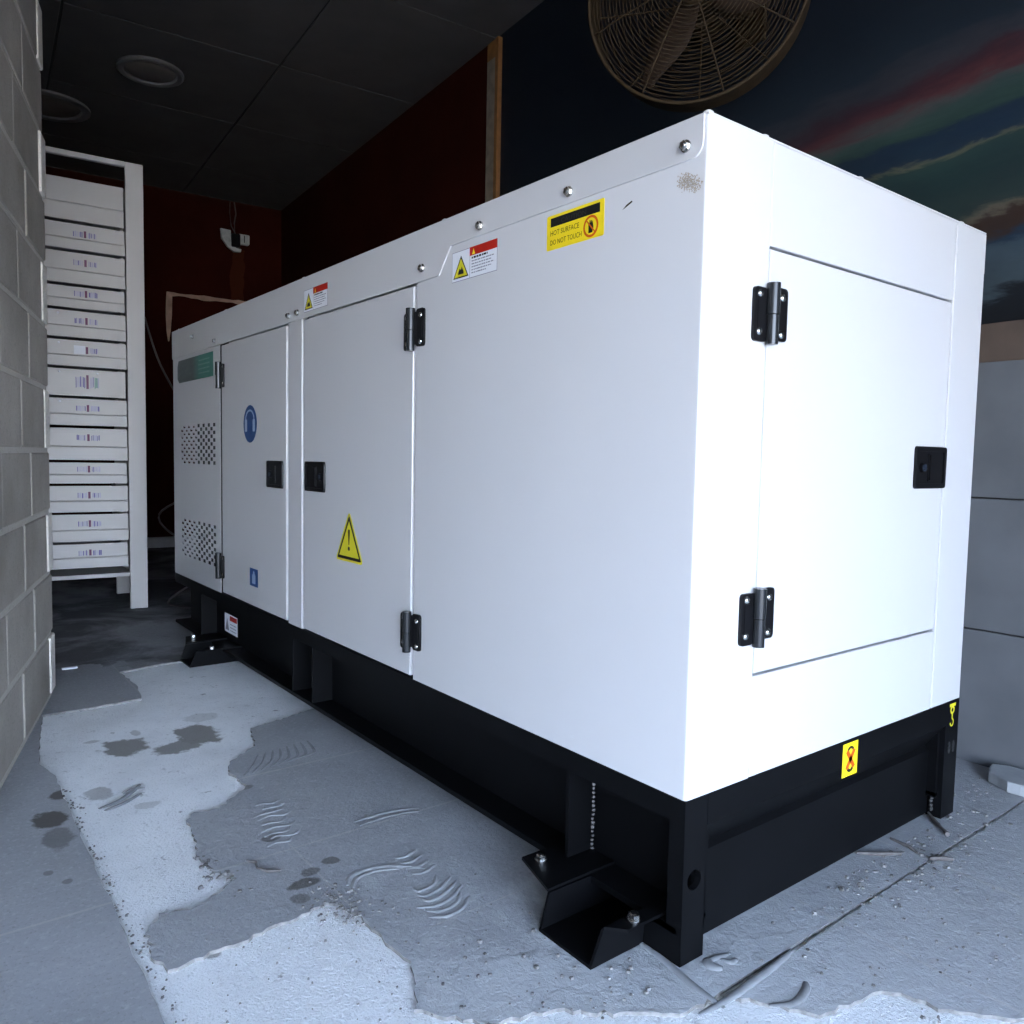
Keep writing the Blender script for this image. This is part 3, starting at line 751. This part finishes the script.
# --- crumbs (uncountable) and a few twigs
bm = bmesh.new(); rnd = random.Random(11)
def chip(x, y, s, z=0.0):
    n = rnd.randint(4, 6); a0 = rnd.uniform(0, 6); h = s * rnd.uniform(.25, .7)
    pts = [(x + s * rnd.uniform(.6, 1) * math.cos(a0 + 6.283 * k / n), y + s * rnd.uniform(.5, 1) * math.sin(a0 + 6.283 * k / n)) for k in range(n)]
    prism(bm, pts, lambda p: (p[0], p[1], z - .0005), lambda p: (x + (p[0] - x) * .7, y + (p[1] - y) * .7, z + h))
for i in range(170): chip(rnd.gauss(.72, .19), min(-.012, rnd.gauss(-.05, .045)), rnd.uniform(.002, .008))
for i in range(110): chip(rnd.uniform(.15, 1.0), rnd.uniform(-.35, -.10), rnd.uniform(.0015, .006))
for i in range(130): chip(rnd.gauss(-.40, .03), rnd.gauss(.55, .05), rnd.uniform(.002, .006))
for i in range(150):
    t = rnd.random(); chip(-.77 + abs(rnd.gauss(0, .012)), .30 + t * 1.2, rnd.uniform(.0015, .005), ZS)
for i in range(90): chip(rnd.uniform(-.72, -.1), rnd.uniform(.1, .6), rnd.uniform(.0015, .004), 0)
for i in range(60): chip(rnd.gauss(-.56, .02), rnd.gauss(.82, .06), rnd.uniform(.003, .009), -.003)
for i in range(70): chip(rnd.uniform(-.38, -.05), rnd.uniform(-.05, .3), rnd.uniform(.002, .007), 0)
for i in range(60): chip(rnd.gauss(1.25, .1), rnd.gauss(.0, .10), rnd.uniform(.0015, .005))
cr = link('mortar_crumbs', bm, 'crumb'); cr['kind'] = 'stuff'; cr['label'] = 'scattered mortar crumbs and grit on the grey floor'; cr['category'] = 'debris'
def twig(pts, r, label):
    bm = bmesh.new(); tube(bm, [(p[0], p[1], r * 1.0 + (p[2] if len(p) > 2 else 0)) for p in pts], [r * (.6 + .4 * (i % 2)) for i in range(len(pts))], 6)
    o = link('twig', bm, 'twig', smooth=True); o['label'] = label; o['category'] = 'twig'; o['group'] = 'dry twigs on the floor'
twig([(1.02, .03), (.985, 0), (.955, -.035), (.935, -.055)], .006, 'dark twig in the floor joint beside the rear black post')
twig([(.66, .030), (.70, -.005), (.745, -.035)], .005, 'pale twig lying parallel to the black front panel')
twig([(.80, .02), (.795, -.03), (.78, -.055)], .0045, 'short dark stick crossing the joint in the crumb pile')
twig([(.775, -.085), (.80, -.105), (.815, -.12)], .006, 'stubby brown twig just before the long floor joint')
twig([(-.50, .82, 0), (-.485, .80), (-.492, .775), (-.478, .75), (-.455, .735)], .0035, 'thin crooked dark twig at the edge of the pale screed')
bm = bmesh.new(); box(bm, -.574, -.517, 2.800, 2.822, .0, .006)
o = link('paint_chip', bm, 'paper', bevel=.001); o['label'] = 'small white strip lying on the dark tiles behind the block wall'; o['category'] = 'scrap'
# loose pale slab by the right wall
bm = bmesh.new()
sp = jag([(1.385, .030), (1.46, .050), (1.487, .012), (1.50, -.13), (1.42, -.20), (1.36, -.10), (1.345, -.035)], .006, .03, seed=21)
prism(bm, sp, lambda p: (p[0], p[1], .0015), lambda p: (p[0] * .985 + .021, p[1] * .97, .034))
o = link('stone_slab', bm, 'slab', bevel=.004); o['label'] = 'loose pale stone slab lying against the grey panelled wall'; o['category'] = 'slab'

# --- left block wall (splayed pier)
A = Vector((-.902, 1.538, 0)); B = Vector((-.645, 2.478, 0)); d = (B - A).normalized(); nrm = Vector((d.y, -d.x, 0))  # nrm faces the room
def pw(s, dep, z): return B + d * s + nrm * dep + Vector((0, 0, z))
bm = bmesh.new()
def pbox(s0, s1, d0, d1, z0, z1, mi, j=0.0):
    v = [bm.verts.new(pw(s, dd, z)) for s in (s0, s1) for dd in (d0, d1) for z in (z0, z1)]
    for f in ((0, 1, 3, 2), (4, 6, 7, 5), (0, 4, 5, 1), (2, 3, 7, 6), (0, 2, 6, 4), (1, 5, 7, 3)):
        bm.faces.new([v[i] for i in f]).material_index = mi
pbox(PIER, -.03, -.19, -.0035, 0, ZC, 1)
rnd = random.Random(5); hc = .2235; g = .0095
for k in range(15):
    z0 = .015 + hc * k; z1 = min(z0 + hc, ZC)
    if z0 > ZC - .02: break
    s_end = -.006 if k % 2 == 0 else -.028
    first = -.115 if k % 2 == 0 else -.40
    js = [s_end, first] + [first - .44 * i - (.06 if k == 0 else 0) - (.03 * rnd.uniform(-.5, .5)) for i in range(1, 10)]
    for i in range(len(js) - 1):
        a, b2 = js[i + 1] + g, js[i] - (g if i else 0)
        if b2 < PIER + .09: continue
        a = PIER - .008 if a < PIER + .09 else a
        dep = rnd.uniform(-.002, .002)
        pbox(a, b2, -.18, dep + (.004 if (i == 0 and k % 2 == 0) else 0), z0 + g * .8, z1 - g * .8, 2 if (i == 0 and k % 2 == 0) else 0)
struct(link('wall_left', bm, ['block', 'mortar', 'block_light'], bevel=.006))
# room side walls behind it; the cross wall is added to block leaking skylight
bm = bmesh.new()
def rbox(x0, x1, y0, y1, z0, z1, mi=0):
    v = [bm.verts.new(room(x, y, z)) for x in (x0, x1) for y in (y0, y1) for z in (z0, z1)]
    for f in ((0, 1, 3, 2), (4, 6, 7, 5), (0, 4, 5, 1), (2, 3, 7, 6), (0, 2, 6, 4), (1, 5, 7, 3)):
        bm.faces.new([v[i] for i in f]).material_index = mi
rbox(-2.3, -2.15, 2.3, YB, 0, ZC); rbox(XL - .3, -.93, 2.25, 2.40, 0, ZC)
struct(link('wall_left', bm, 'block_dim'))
bm = bmesh.new(); box(bm, XL - .15, XL, YF, 2.6, 0, ZC); struct(link('wall_left', bm, 'block'))
bm = bmesh.new(); rbox(-2.3, XR + .3, YB, YB + .15, 0, ZC); struct(link('wall_back', bm, 'redwall'))
bm = bmesh.new(); rbox(-2.1, XR - .002, YB - .02, YB - .001, 0, .10); struct(link('baseboard_back', bm, 'skirting', bevel=.004))
# right wall: mural part near, dark red part beyond the batten
bm = bmesh.new(); rbox(XR, XR + .15, 3.16, YB, 0, ZC, 1); rbox(XR, XR + .15, YF - .1, 3.16, 1.345, ZC, 0); rbox(XR, XR + .15, YF - .1, 3.16, 0, 1.345, 2)
rbox(XR - .004, XR, YF - .1, 3.0, 1.225, 1.345, 3)
struct(link('wall_right', bm, ['mural', 'redwall', 'blackband', 'brownband']))
bm = bmesh.new()
for z0, z1 in ((.0, .413), (.4175, .817), (.8215, 1.228)):       # cement boards, in line with the machine
    box(bm, 1.512, 1.535, YF, 2.4, z0, z1)
struct(link('wall_right', bm, 'board', bevel=.002))
bm = bmesh.new(); rbox(XR - .025, XR, 3.075, 3.17, 0, ZC - .12, 0); rbox(XR - .03, XR, 3.045, 3.075, 0, ZC - .02, 1); rbox(XR - .025, XR, 3.075, 3.17, ZC - .12, ZC - .02, 1)
struct(link('trim_1', bm, ['batten', 'batten_orange'], bevel=.002))
# plaster scar on the back wall
bm = bmesh.new(); rnd = random.Random(2)
up, lo = [], []
for i in range(16):
    x = .43 + i * .055; z = 2.395 + .0 * i; th = .012 + rnd.uniform(0, .012) + (.012 if i in (6, 7, 12) else 0)
    up.append((x, z + th * .6)); lo.append((x, z - th))
leg = [(.478, 2.37), (.474, 2.2), (.462, 2.05), (.448, 1.95), (.438, 1.95), (.425, 2.05), (.420, 2.2), (.425, 2.36)]
P = up + lo[:0:-1] + leg
prism(bm, P, lambda p: room(p[0], YB - .006, p[1]), lambda p: room(p[0], YB + .001, p[1]))
struct(link('trim_2', bm, 'plaster'))
# --- ceiling of large tiles, dark joints
bm = bmesh.new()
rbox(XL - .2, XR + .3, YC, YB + .15, ZC + .012, ZC + .14, 1)
xs = [XL, -3.02, -1.82, -.62, .577, XR + .02]; ys = [YB, 6.34, 5.27, 4.18, 3.11, 2.04, .97, -.10, -1.17, -2.24, YC]
for i in range(len(xs) - 1):
    for j in range(len(ys) - 1):
        rbox(xs[i] + .006, xs[i + 1] - .006, ys[j + 1] + .004, ys[j] - .004, ZC, ZC + .012, 0)
struct(link('ceiling', bm, ['ceiling', 'ceiling_joint'], bevel=.003))
# unseen lintel above the doorway behind the camera, lowered to shade the upper room

# --- ceiling lamps
def lamp(x, y, r, label):
    t = empty('ceiling_lamp', room(x, y, ZC), label, 'ceiling lamp', 0, 'round ceiling lamps')
    t.rotation_euler = (0, 0, -RA)
    bm = bmesh.new(); n = 40
    prof = [(r, 0), (r, -.014), (r * .93, -.022), (r * .80, -.018), (r * .76, -.004), (r * .76, 0)]
    rings = [[bm.verts.new((q[0] * math.cos(2 * math.pi * k / n), q[0] * math.sin(2 * math.pi * k / n), q[1])) for k in range(n)] for q in prof]
    for P, Q in zip(rings, rings[1:]):
        for k in range(n): bm.faces.new((P[k], P[(k + 1) % n], Q[(k + 1) % n], Q[k]))
    link('lamp_ring', bm, 'lamp_ring', t, smooth=True)
    bm = bmesh.new(); dome(bm, (0, 0, -.003), (0, 0, -1), r * .76, .022, 0, 32, 5); link('lamp_glass', bm, 'lamp_glass', t, smooth=True)
lamp(-.085, 4.74, .20, 'round unlit ceiling lamp, fully visible, set in a grey ceiling tile')
lamp(-.60, 5.72, .27, 'round dark ceiling lamp half hidden behind the block wall')

# ================================================================== DRAWER CABINET
cab = empty('drawer_cabinet', (.048, 4.037, 0), 'tall white cabinet with thirteen stacked drawers at the back left', 'cabinet', -RA)
CWD = 1.02; CD = .60
bm = bmesh.new()
for x0 in (-.093, -CWD):
    box(bm, x0, x0 + .093, 0, .03, 0, 2.52); box(bm, x0, x0 + .03 if x0 < -.5 else x0 + .093, CD - .03, CD, 0, 2.52)
box(bm, -CWD + .093, -.093, 0, .03, 2.492, 2.52); box(bm, -CWD, 0, CD - .03, CD, 2.40, 2.52)
box(bm, -CWD + .093, -.093, .0, CD, .190, .214)
box(bm, -.03, -.0, .03, CD - .03, .19, 2.52); box(bm, -CWD, -CWD + .03, .03, CD - .03, .19, 2.52)
link('frame', bm, 'cabinet', cab, bevel=.003)
zz = [2.382, 2.145, 1.991, 1.808, 1.677, 1.518, 1.361, 1.200, 1.038, .847, .717, .557, .392, .231 + .012]
for i in range(13):
    zt, zb_ = zz[i] - .005, zz[i + 1] + .009
    h = zt - zb_; zs = zb_ + h * .42
    bm = bmesh.new()
    prof = [(.014, zt), (.012, zs + .004), (.002, zs - .004), (.0, zb_), (.016, zb_), (.05, zb_ + .02), (CD - .05, zb_ + .02), (CD - .05, zb_ + .01), (.05, zb_ + .002), (.02, zb_ - .0), (.02, zt)]
    if i == 6: prof[1] = (.013, zs + .004); prof[2] = (.013, zs - .004); prof[3] = (.012, zb_)
    # front sheet
    fp = prof[:4] + [(.022, zb_), (.026, zt)]
    prism(bm, fp, lambda p: (-CWD + .098, p[0], p[1]), lambda p: (-.098 - (0 if i % 3 else .004), p[0], p[1]))
    box(bm, -CWD + .11, -.11, .026, CD - .05, zb_ + .012, zb_ + .02)      # tray floor
    box(bm, -CWD + .11, -CWD + .116, .026, CD - .05, zb_ + .012, zt - .01); box(bm, -.116, -.11, .026, CD - .05, zb_ + .012, zt - .01)
    dr = link('drawer', bm, 'cabinet', cab, bevel=.0015)
    if i == 0: continue
    fr = lambda u, v, w: Vector((u, .0128 - w, v))
    bm = bmesh.new(); zc = zt - (.052 if h > .12 else .036); rnd = random.Random(70 + i)
    hh = .019 if i != 6 else .038
    if i == 6: zc = zt - .068
    u = -.352
    for k in range(7):                                 # illegible printed marks left of the red bar
        w_ = rnd.uniform(.003, .006)
        if i == 5: break
        plate(bm, fr, [(u, zc - hh * rnd.uniform(.6, 1)), (u + w_, zc - hh * .8), (u + w_, zc + hh * rnd.uniform(.5, .9)), (u, zc + hh * .7)], .0002, .0006, rnd.choice((0, 1, 1)) if k else 0)
        u += .0070
    if i == 5: plate(bm, fr, [(-.358, zc - .022), (-.302, zc - .022), (-.302, zc + .024), (-.358, zc + .024)], .0002, .0008, 4)
    plate(bm, fr, [(-.300, zc - hh), (-.288, zc - hh), (-.288, zc + hh), (-.300, zc + hh)], .0002, .0006, 2)
    u = -.280
    for k in range(6):
        w_ = rnd.uniform(.003, .007)
        plate(bm, fr, [(u, zc - hh * rnd.uniform(.6, 1)), (u + w_, zc - hh * .8), (u + w_, zc + hh * rnd.uniform(.4, .9)), (u, zc + hh * .7)], .0002, .0006, rnd.choice((1, 0, 1)) if not (i == 6 and k in (3, 4)) else 3)
        u += .0072
    link('printed_label', bm, ['violet', 'lilac', 'maroon', 'greenprint', 'paper'], dr,
         label='white square patch beside a maroon mark' if i == 5 else ('taller printed label' if i == 6 else None))
    if i in (4, 5, 6, 7):
        bm = bmesh.new(); dome(bm, (-.43, .0128, zt - .018), (0, -1, 0), .006, .003)
        if i == 6:
            link('screw_cover', bm, 'paper', dr, smooth=True); bm = bmesh.new(); dome(bm, (-.245, .0128, zt - .018), (0, -1, 0), .006, .003)
        link('screw_cover', bm, 'paper', dr, smooth=True)
# ================================================================== BACK WALL FITTINGS
sk = empty('wall_socket', room(1.06, YB, 2.98), 'broken grey socket box hanging on the dark red back wall', 'socket', -RA)
bm = bmesh.new()
plate2 = lambda pts, y0_, y1_, mi=0: prism(bm, pts, lambda p: (p[0], y0_, p[1]), lambda p: (p[0], y1_, p[1]), mi)
plate2([(-.145, .09), (-.05, .085), (-.045, -.03), (.0, -.075), (.05, -.08), (.045, -.11), (-.02, -.115), (-.08, -.075), (-.135, .0)], -.035, -.001)
plate2(rrect(.02, .125, -.035, .06, .012), -.05, -.001)
link('socket_plate', bm, 'socket', sk, bevel=.003)
bm = bmesh.new(); plate2(rrect(-.045, .035, -.07, .055, .01), -.06, -.001)
box(bm, .07, .078, -.056, -.05, -.02, .05)
link('socket_body', bm, 'plastic', sk, bevel=.003)
bm = bmesh.new(); tube(bm, [(-.01, -.03, .05), (-.02, -.05, .15), (.0, -.03, .25), (-.01, -.01, .36)], .006)
tube(bm, [(0, -.03, .05), (-.05, -.05, .12), (-.06, -.03, .25), (-.05, -.01, .36)], .005); link('wire', bm, 'cable', sk, smooth=True)
def cable(pts, label, y=5.6):
    bm = bmesh.new(); n = 24; P = []
    for i in range(n + 1):
        t = i / n * (len(pts) - 1); k = min(int(t), len(pts) - 2); f = t - k
        q = [Vector(pts[max(0, min(len(pts) - 1, k + m))]) for m in (-1, 0, 1, 2)]
        P.append(.5 * ((2 * q[1]) + (-q[0] + q[2]) * f + (2 * q[0] - 5 * q[1] + 4 * q[2] - q[3]) * f * f + (-q[0] + 3 * q[1] - 3 * q[2] + q[3]) * f ** 3))
    tube(bm, P, .006, 6)
    o = link('loose_cable', bm, 'cable', smooth=True); o['label'] = label; o['category'] = 'cable'; o['group'] = 'loose cables behind the generator'
cable([(.085, 4.20, 1.70), (.16, 4.15, 1.42), (.27, 3.9, 1.10), (.32, 3.6, .97), (.35, 3.283, .93)], 'thin grey cable sagging from the cabinet side towards the generator')
cable([(.35, 3.283, .80), (.24, 3.75, .68), (.13, 4.1, .54), (.18, 3.9, .42), (.35, 3.283, .34)], 'thin cable looping low in the dark gap behind the generator')
cable([(.30, 3.283, .30), (.20, 3.7, .17), (.15, 4.0, .03), (.22, 3.9, .006), (.38, 3.7, .006)], 'thin cable trailing on the floor behind the generator')

# ================================================================== WALL FAN
fc = Vector((1.146, 1.013, 2.567)); yaw, pit = math.radians(30), math.radians(-5)
n = Vector((-math.cos(yaw) * math.cos(pit), -math.sin(yaw) * math.cos(pit), math.sin(pit)))
e1 = Vector((0, 0, 1)).cross(n).normalized(); e2 = n.cross(e1)
rot = Matrix((e1, e2, n)).transposed().to_euler()
fan = empty('wall_fan', fc, 'large round caged industrial fan mounted high on the mural wall', 'fan', rot=rot)
FR = .381
def cageprof(r): return .055 * (1 - (r / FR) ** 2.2)
bm = bmesh.new()
def ringtube(r, z, t, seg=72, s=5):
    rings = []
    for k in range(seg):
        a = 2 * math.pi * k / seg; c = Vector((math.cos(a), math.sin(a), 0))
        rings.append([bm.verts.new(c * (r + t * math.cos(2 * math.pi * m / s)) + Vector((0, 0, z + t * math.sin(2 * math.pi * m / s)))) for m in range(s)])
    for k in range(seg):
        for m in range(s): bm.faces.new((rings[k][m], rings[(k + 1) % seg][m], rings[(k + 1) % seg][(m + 1) % s], rings[k][(m + 1) % s]))
for i in range(24):
    r = .075 + i * (FR - .09) / 23; ringtube(r, cageprof(r), .0016)
for k in range(8):
    a = 2 * math.pi * k / 8 + .28
    tube(bm, [(r * math.cos(a), r * math.sin(a), cageprof(r) + .004) for r in (.05, .12, .2, .28, .34, FR - .003)], .0028, 6)
link('front_guard', bm, 'fan_metal', fan, smooth=True)
bm = bmesh.new()
for i in range(12):
    r = .08 + i * (FR - .09) / 11; ringtube(r, -.11 - cageprof(r) * .6, .0018, 48, 4)
for k in range(8):
    a = 2 * math.pi * k / 8
    tube(bm, [(r * math.cos(a), r * math.sin(a), -.11 - cageprof(r) * .6) for r in (.05, .15, .25, FR)], .003, 6)
link('rear_guard', bm, 'fan_metal', fan, smooth=True)
bm = bmesh.new(); seg = 72
for (ra, rb, za, zb2) in ((FR - .003, FR + .001, -.11, .004),):
    R4 = []
    for k in range(seg):
        a = 2 * math.pi * k / seg; c = Vector((math.cos(a), math.sin(a), 0))
        R4.append([bm.verts.new(c * r + Vector((0, 0, z))) for r, z in ((ra, za), (rb, za), (rb + .004, zb2), (ra, zb2))])
    for k in range(seg):
        for m in range(4): bm.faces.new((R4[k][m], R4[(k + 1) % seg][m], R4[(k + 1) % seg][(m + 1) % 4], R4[k][(m + 1) % 4]))
ringtube(FR + .003, .003, .006, 72, 8)
link('fan_housing', bm, 'fan_metal', fan, smooth=True)
for k in range(3):
    bm = bmesh.new(); a0 = math.radians(-122 + 120 * k)
    rows = []
    for i in range(9):
        t = i / 8; r = .045 + t * .30; w = (.035 + .055 * math.sin(math.pi * min(1, t * 1.05 + .12)) ) * (1 if t < .93 else .8)
        tw = math.radians(34 - 14 * t)
        row = []
        for j in range(5):
            s_ = (j / 4 - .5) * 2 * w; rr = Vector((r * math.cos(a0) - s_ * math.cos(tw) * math.sin(a0), r * math.sin(a0) + s_ * math.cos(tw) * math.cos(a0), -.045 + s_ * math.sin(tw)))
            row.append(bm.verts.new(rr))
        rows.append(row)
    for P, Q in zip(rows, rows[1:]):
        for j in range(4): bm.faces.new((P[j], P[j + 1], Q[j + 1], Q[j]))
    bl = link('fan_blade', bm, 'fan_blade', fan, smooth=True)
    sm = bl.modifiers.new('thickness', 'SOLIDIFY'); sm.thickness = .004
bm = bmesh.new(); cyl(bm, (0, 0, -.16), (0, 0, -.01), .06, 28); dome(bm, (0, 0, -.01), (0, 0, 1), .06, .03, 0, 28, 4); cyl(bm, (0, 0, -.26), (0, 0, -.16), .075, 28)
link('motor', bm, 'fan_metal', fan, smooth=True)
bm = bmesh.new(); cyl(bm, (0, 0, .05), (0, 0, .062), .042, 28)
M['badge'] = simple('fan_badge', (.40, .40, .38), .4)
link('guard_badge', bm, 'badge', fan, smooth=True)
# bracket arm from the motor to the wall
inv = fan.matrix_basis.inverted() if False else (Matrix.Translation(fc) @ rot.to_matrix().to_4x4()).inverted()
wy_ = 1.22; wall_pt = room(XR, wy_, 2.66)
pl = lambda v: inv @ Vector(v)
bm = bmesh.new(); tube(bm, [pl(fc - n * .24), pl(fc - n * .28 + Vector((.02, 0, .03))), pl(wall_pt)], .018, 10)
a_ = room(XR - .012, wy_ - .08, 2.54); nb = room(1, 0) 
vs = []
for x in (XR - .014, XR - .001):
    for y in (wy_ - .07, wy_ + .07):
        for z in (2.54, 2.78): vs.append(bm.verts.new(pl(room(x, y, z))))
for f in ((0, 1, 3, 2), (4, 6, 7, 5), (0, 4, 5, 1), (2, 3, 7, 6), (0, 2, 6, 4), (1, 5, 7, 3)): bm.faces.new([vs[i] for i in f])
link('wall_bracket', bm, 'fan_metal', fan, smooth=True)

# ================================================================== OUTSIDE
bm = bmesh.new(); box(bm, .3, 1.9, YF - .2, YF, 0, ZC + .1); box(bm, XL - .2, .3, YF - .2, YF, 2.08, ZC + .1); struct(link('wall_front_baffle', bm, 'block'))  # unseen, added to narrow the skylight on the end face and upper room
bm = bmesh.new(); box(bm, -14, 14, -16, YF, -.12, -.02); struct(link('ground', bm, 'outside'))

# ================================================================== LIGHT
w = bpy.data.worlds.new('World'); bpy.context.scene.world = w; w.use_nodes = True
nt = w.node_tree; bg = nt.nodes['Background']
tc = N(nt, 'ShaderNodeTexCoord'); sz = N(nt, 'ShaderNodeSeparateXYZ'); nt.links.new(tc.outputs['Generated'], sz.inputs[0])
SKY = ramp(nt, sz.outputs[2], [(0, (.84, .87, .92)), (.10, (.66, .79, 1.0)), (.6, (.42, .62, 1.05)), (1, (.30, .52, 1.05))])
nt.links.new(SKY, bg.inputs[0]); bg.inputs[1].default_value = 7.2
sun = bpy.data.lights.new('sun', 'SUN'); sun.energy = 9; sun.angle = .01; sun.color = (1, .93, .82)
so_ = bpy.data.objects.new('sun', sun); C.objects.link(so_); so_.rotation_euler = (math.radians(-28), 0, math.radians(15))
# ================================================================== CAMERA
cd = bpy.data.cameras.new('camera'); cam = bpy.data.objects.new('camera', cd); C.objects.link(cam)
cd.sensor_width = 36; cd.lens = 794.0375 / 1024 * 36; cd.clip_start = .02
cam.location = (-1.0949741, -.8918234, .9127540)
y_, p_, r_ = .6597063756, -.0678192532, .0191574598
fw = Vector((math.sin(y_) * math.cos(p_), math.cos(y_) * math.cos(p_), math.sin(p_)))
r0 = Vector((math.cos(y_), -math.sin(y_), 0)); u0 = r0.cross(fw)
rr = r0 * math.cos(r_) + u0 * math.sin(r_); uu = -r0 * math.sin(r_) + u0 * math.cos(r_)
cam.rotation_euler = Matrix((rr, uu, -fw)).transposed().to_euler()
bpy.context.scene.camera = cam
vs_ = bpy.context.scene.view_settings
vs_.view_transform = 'Standard'; vs_.look = 'None'; vs_.gamma = 1; vs_.use_curve_mapping = False
vs_.exposure = 1.8
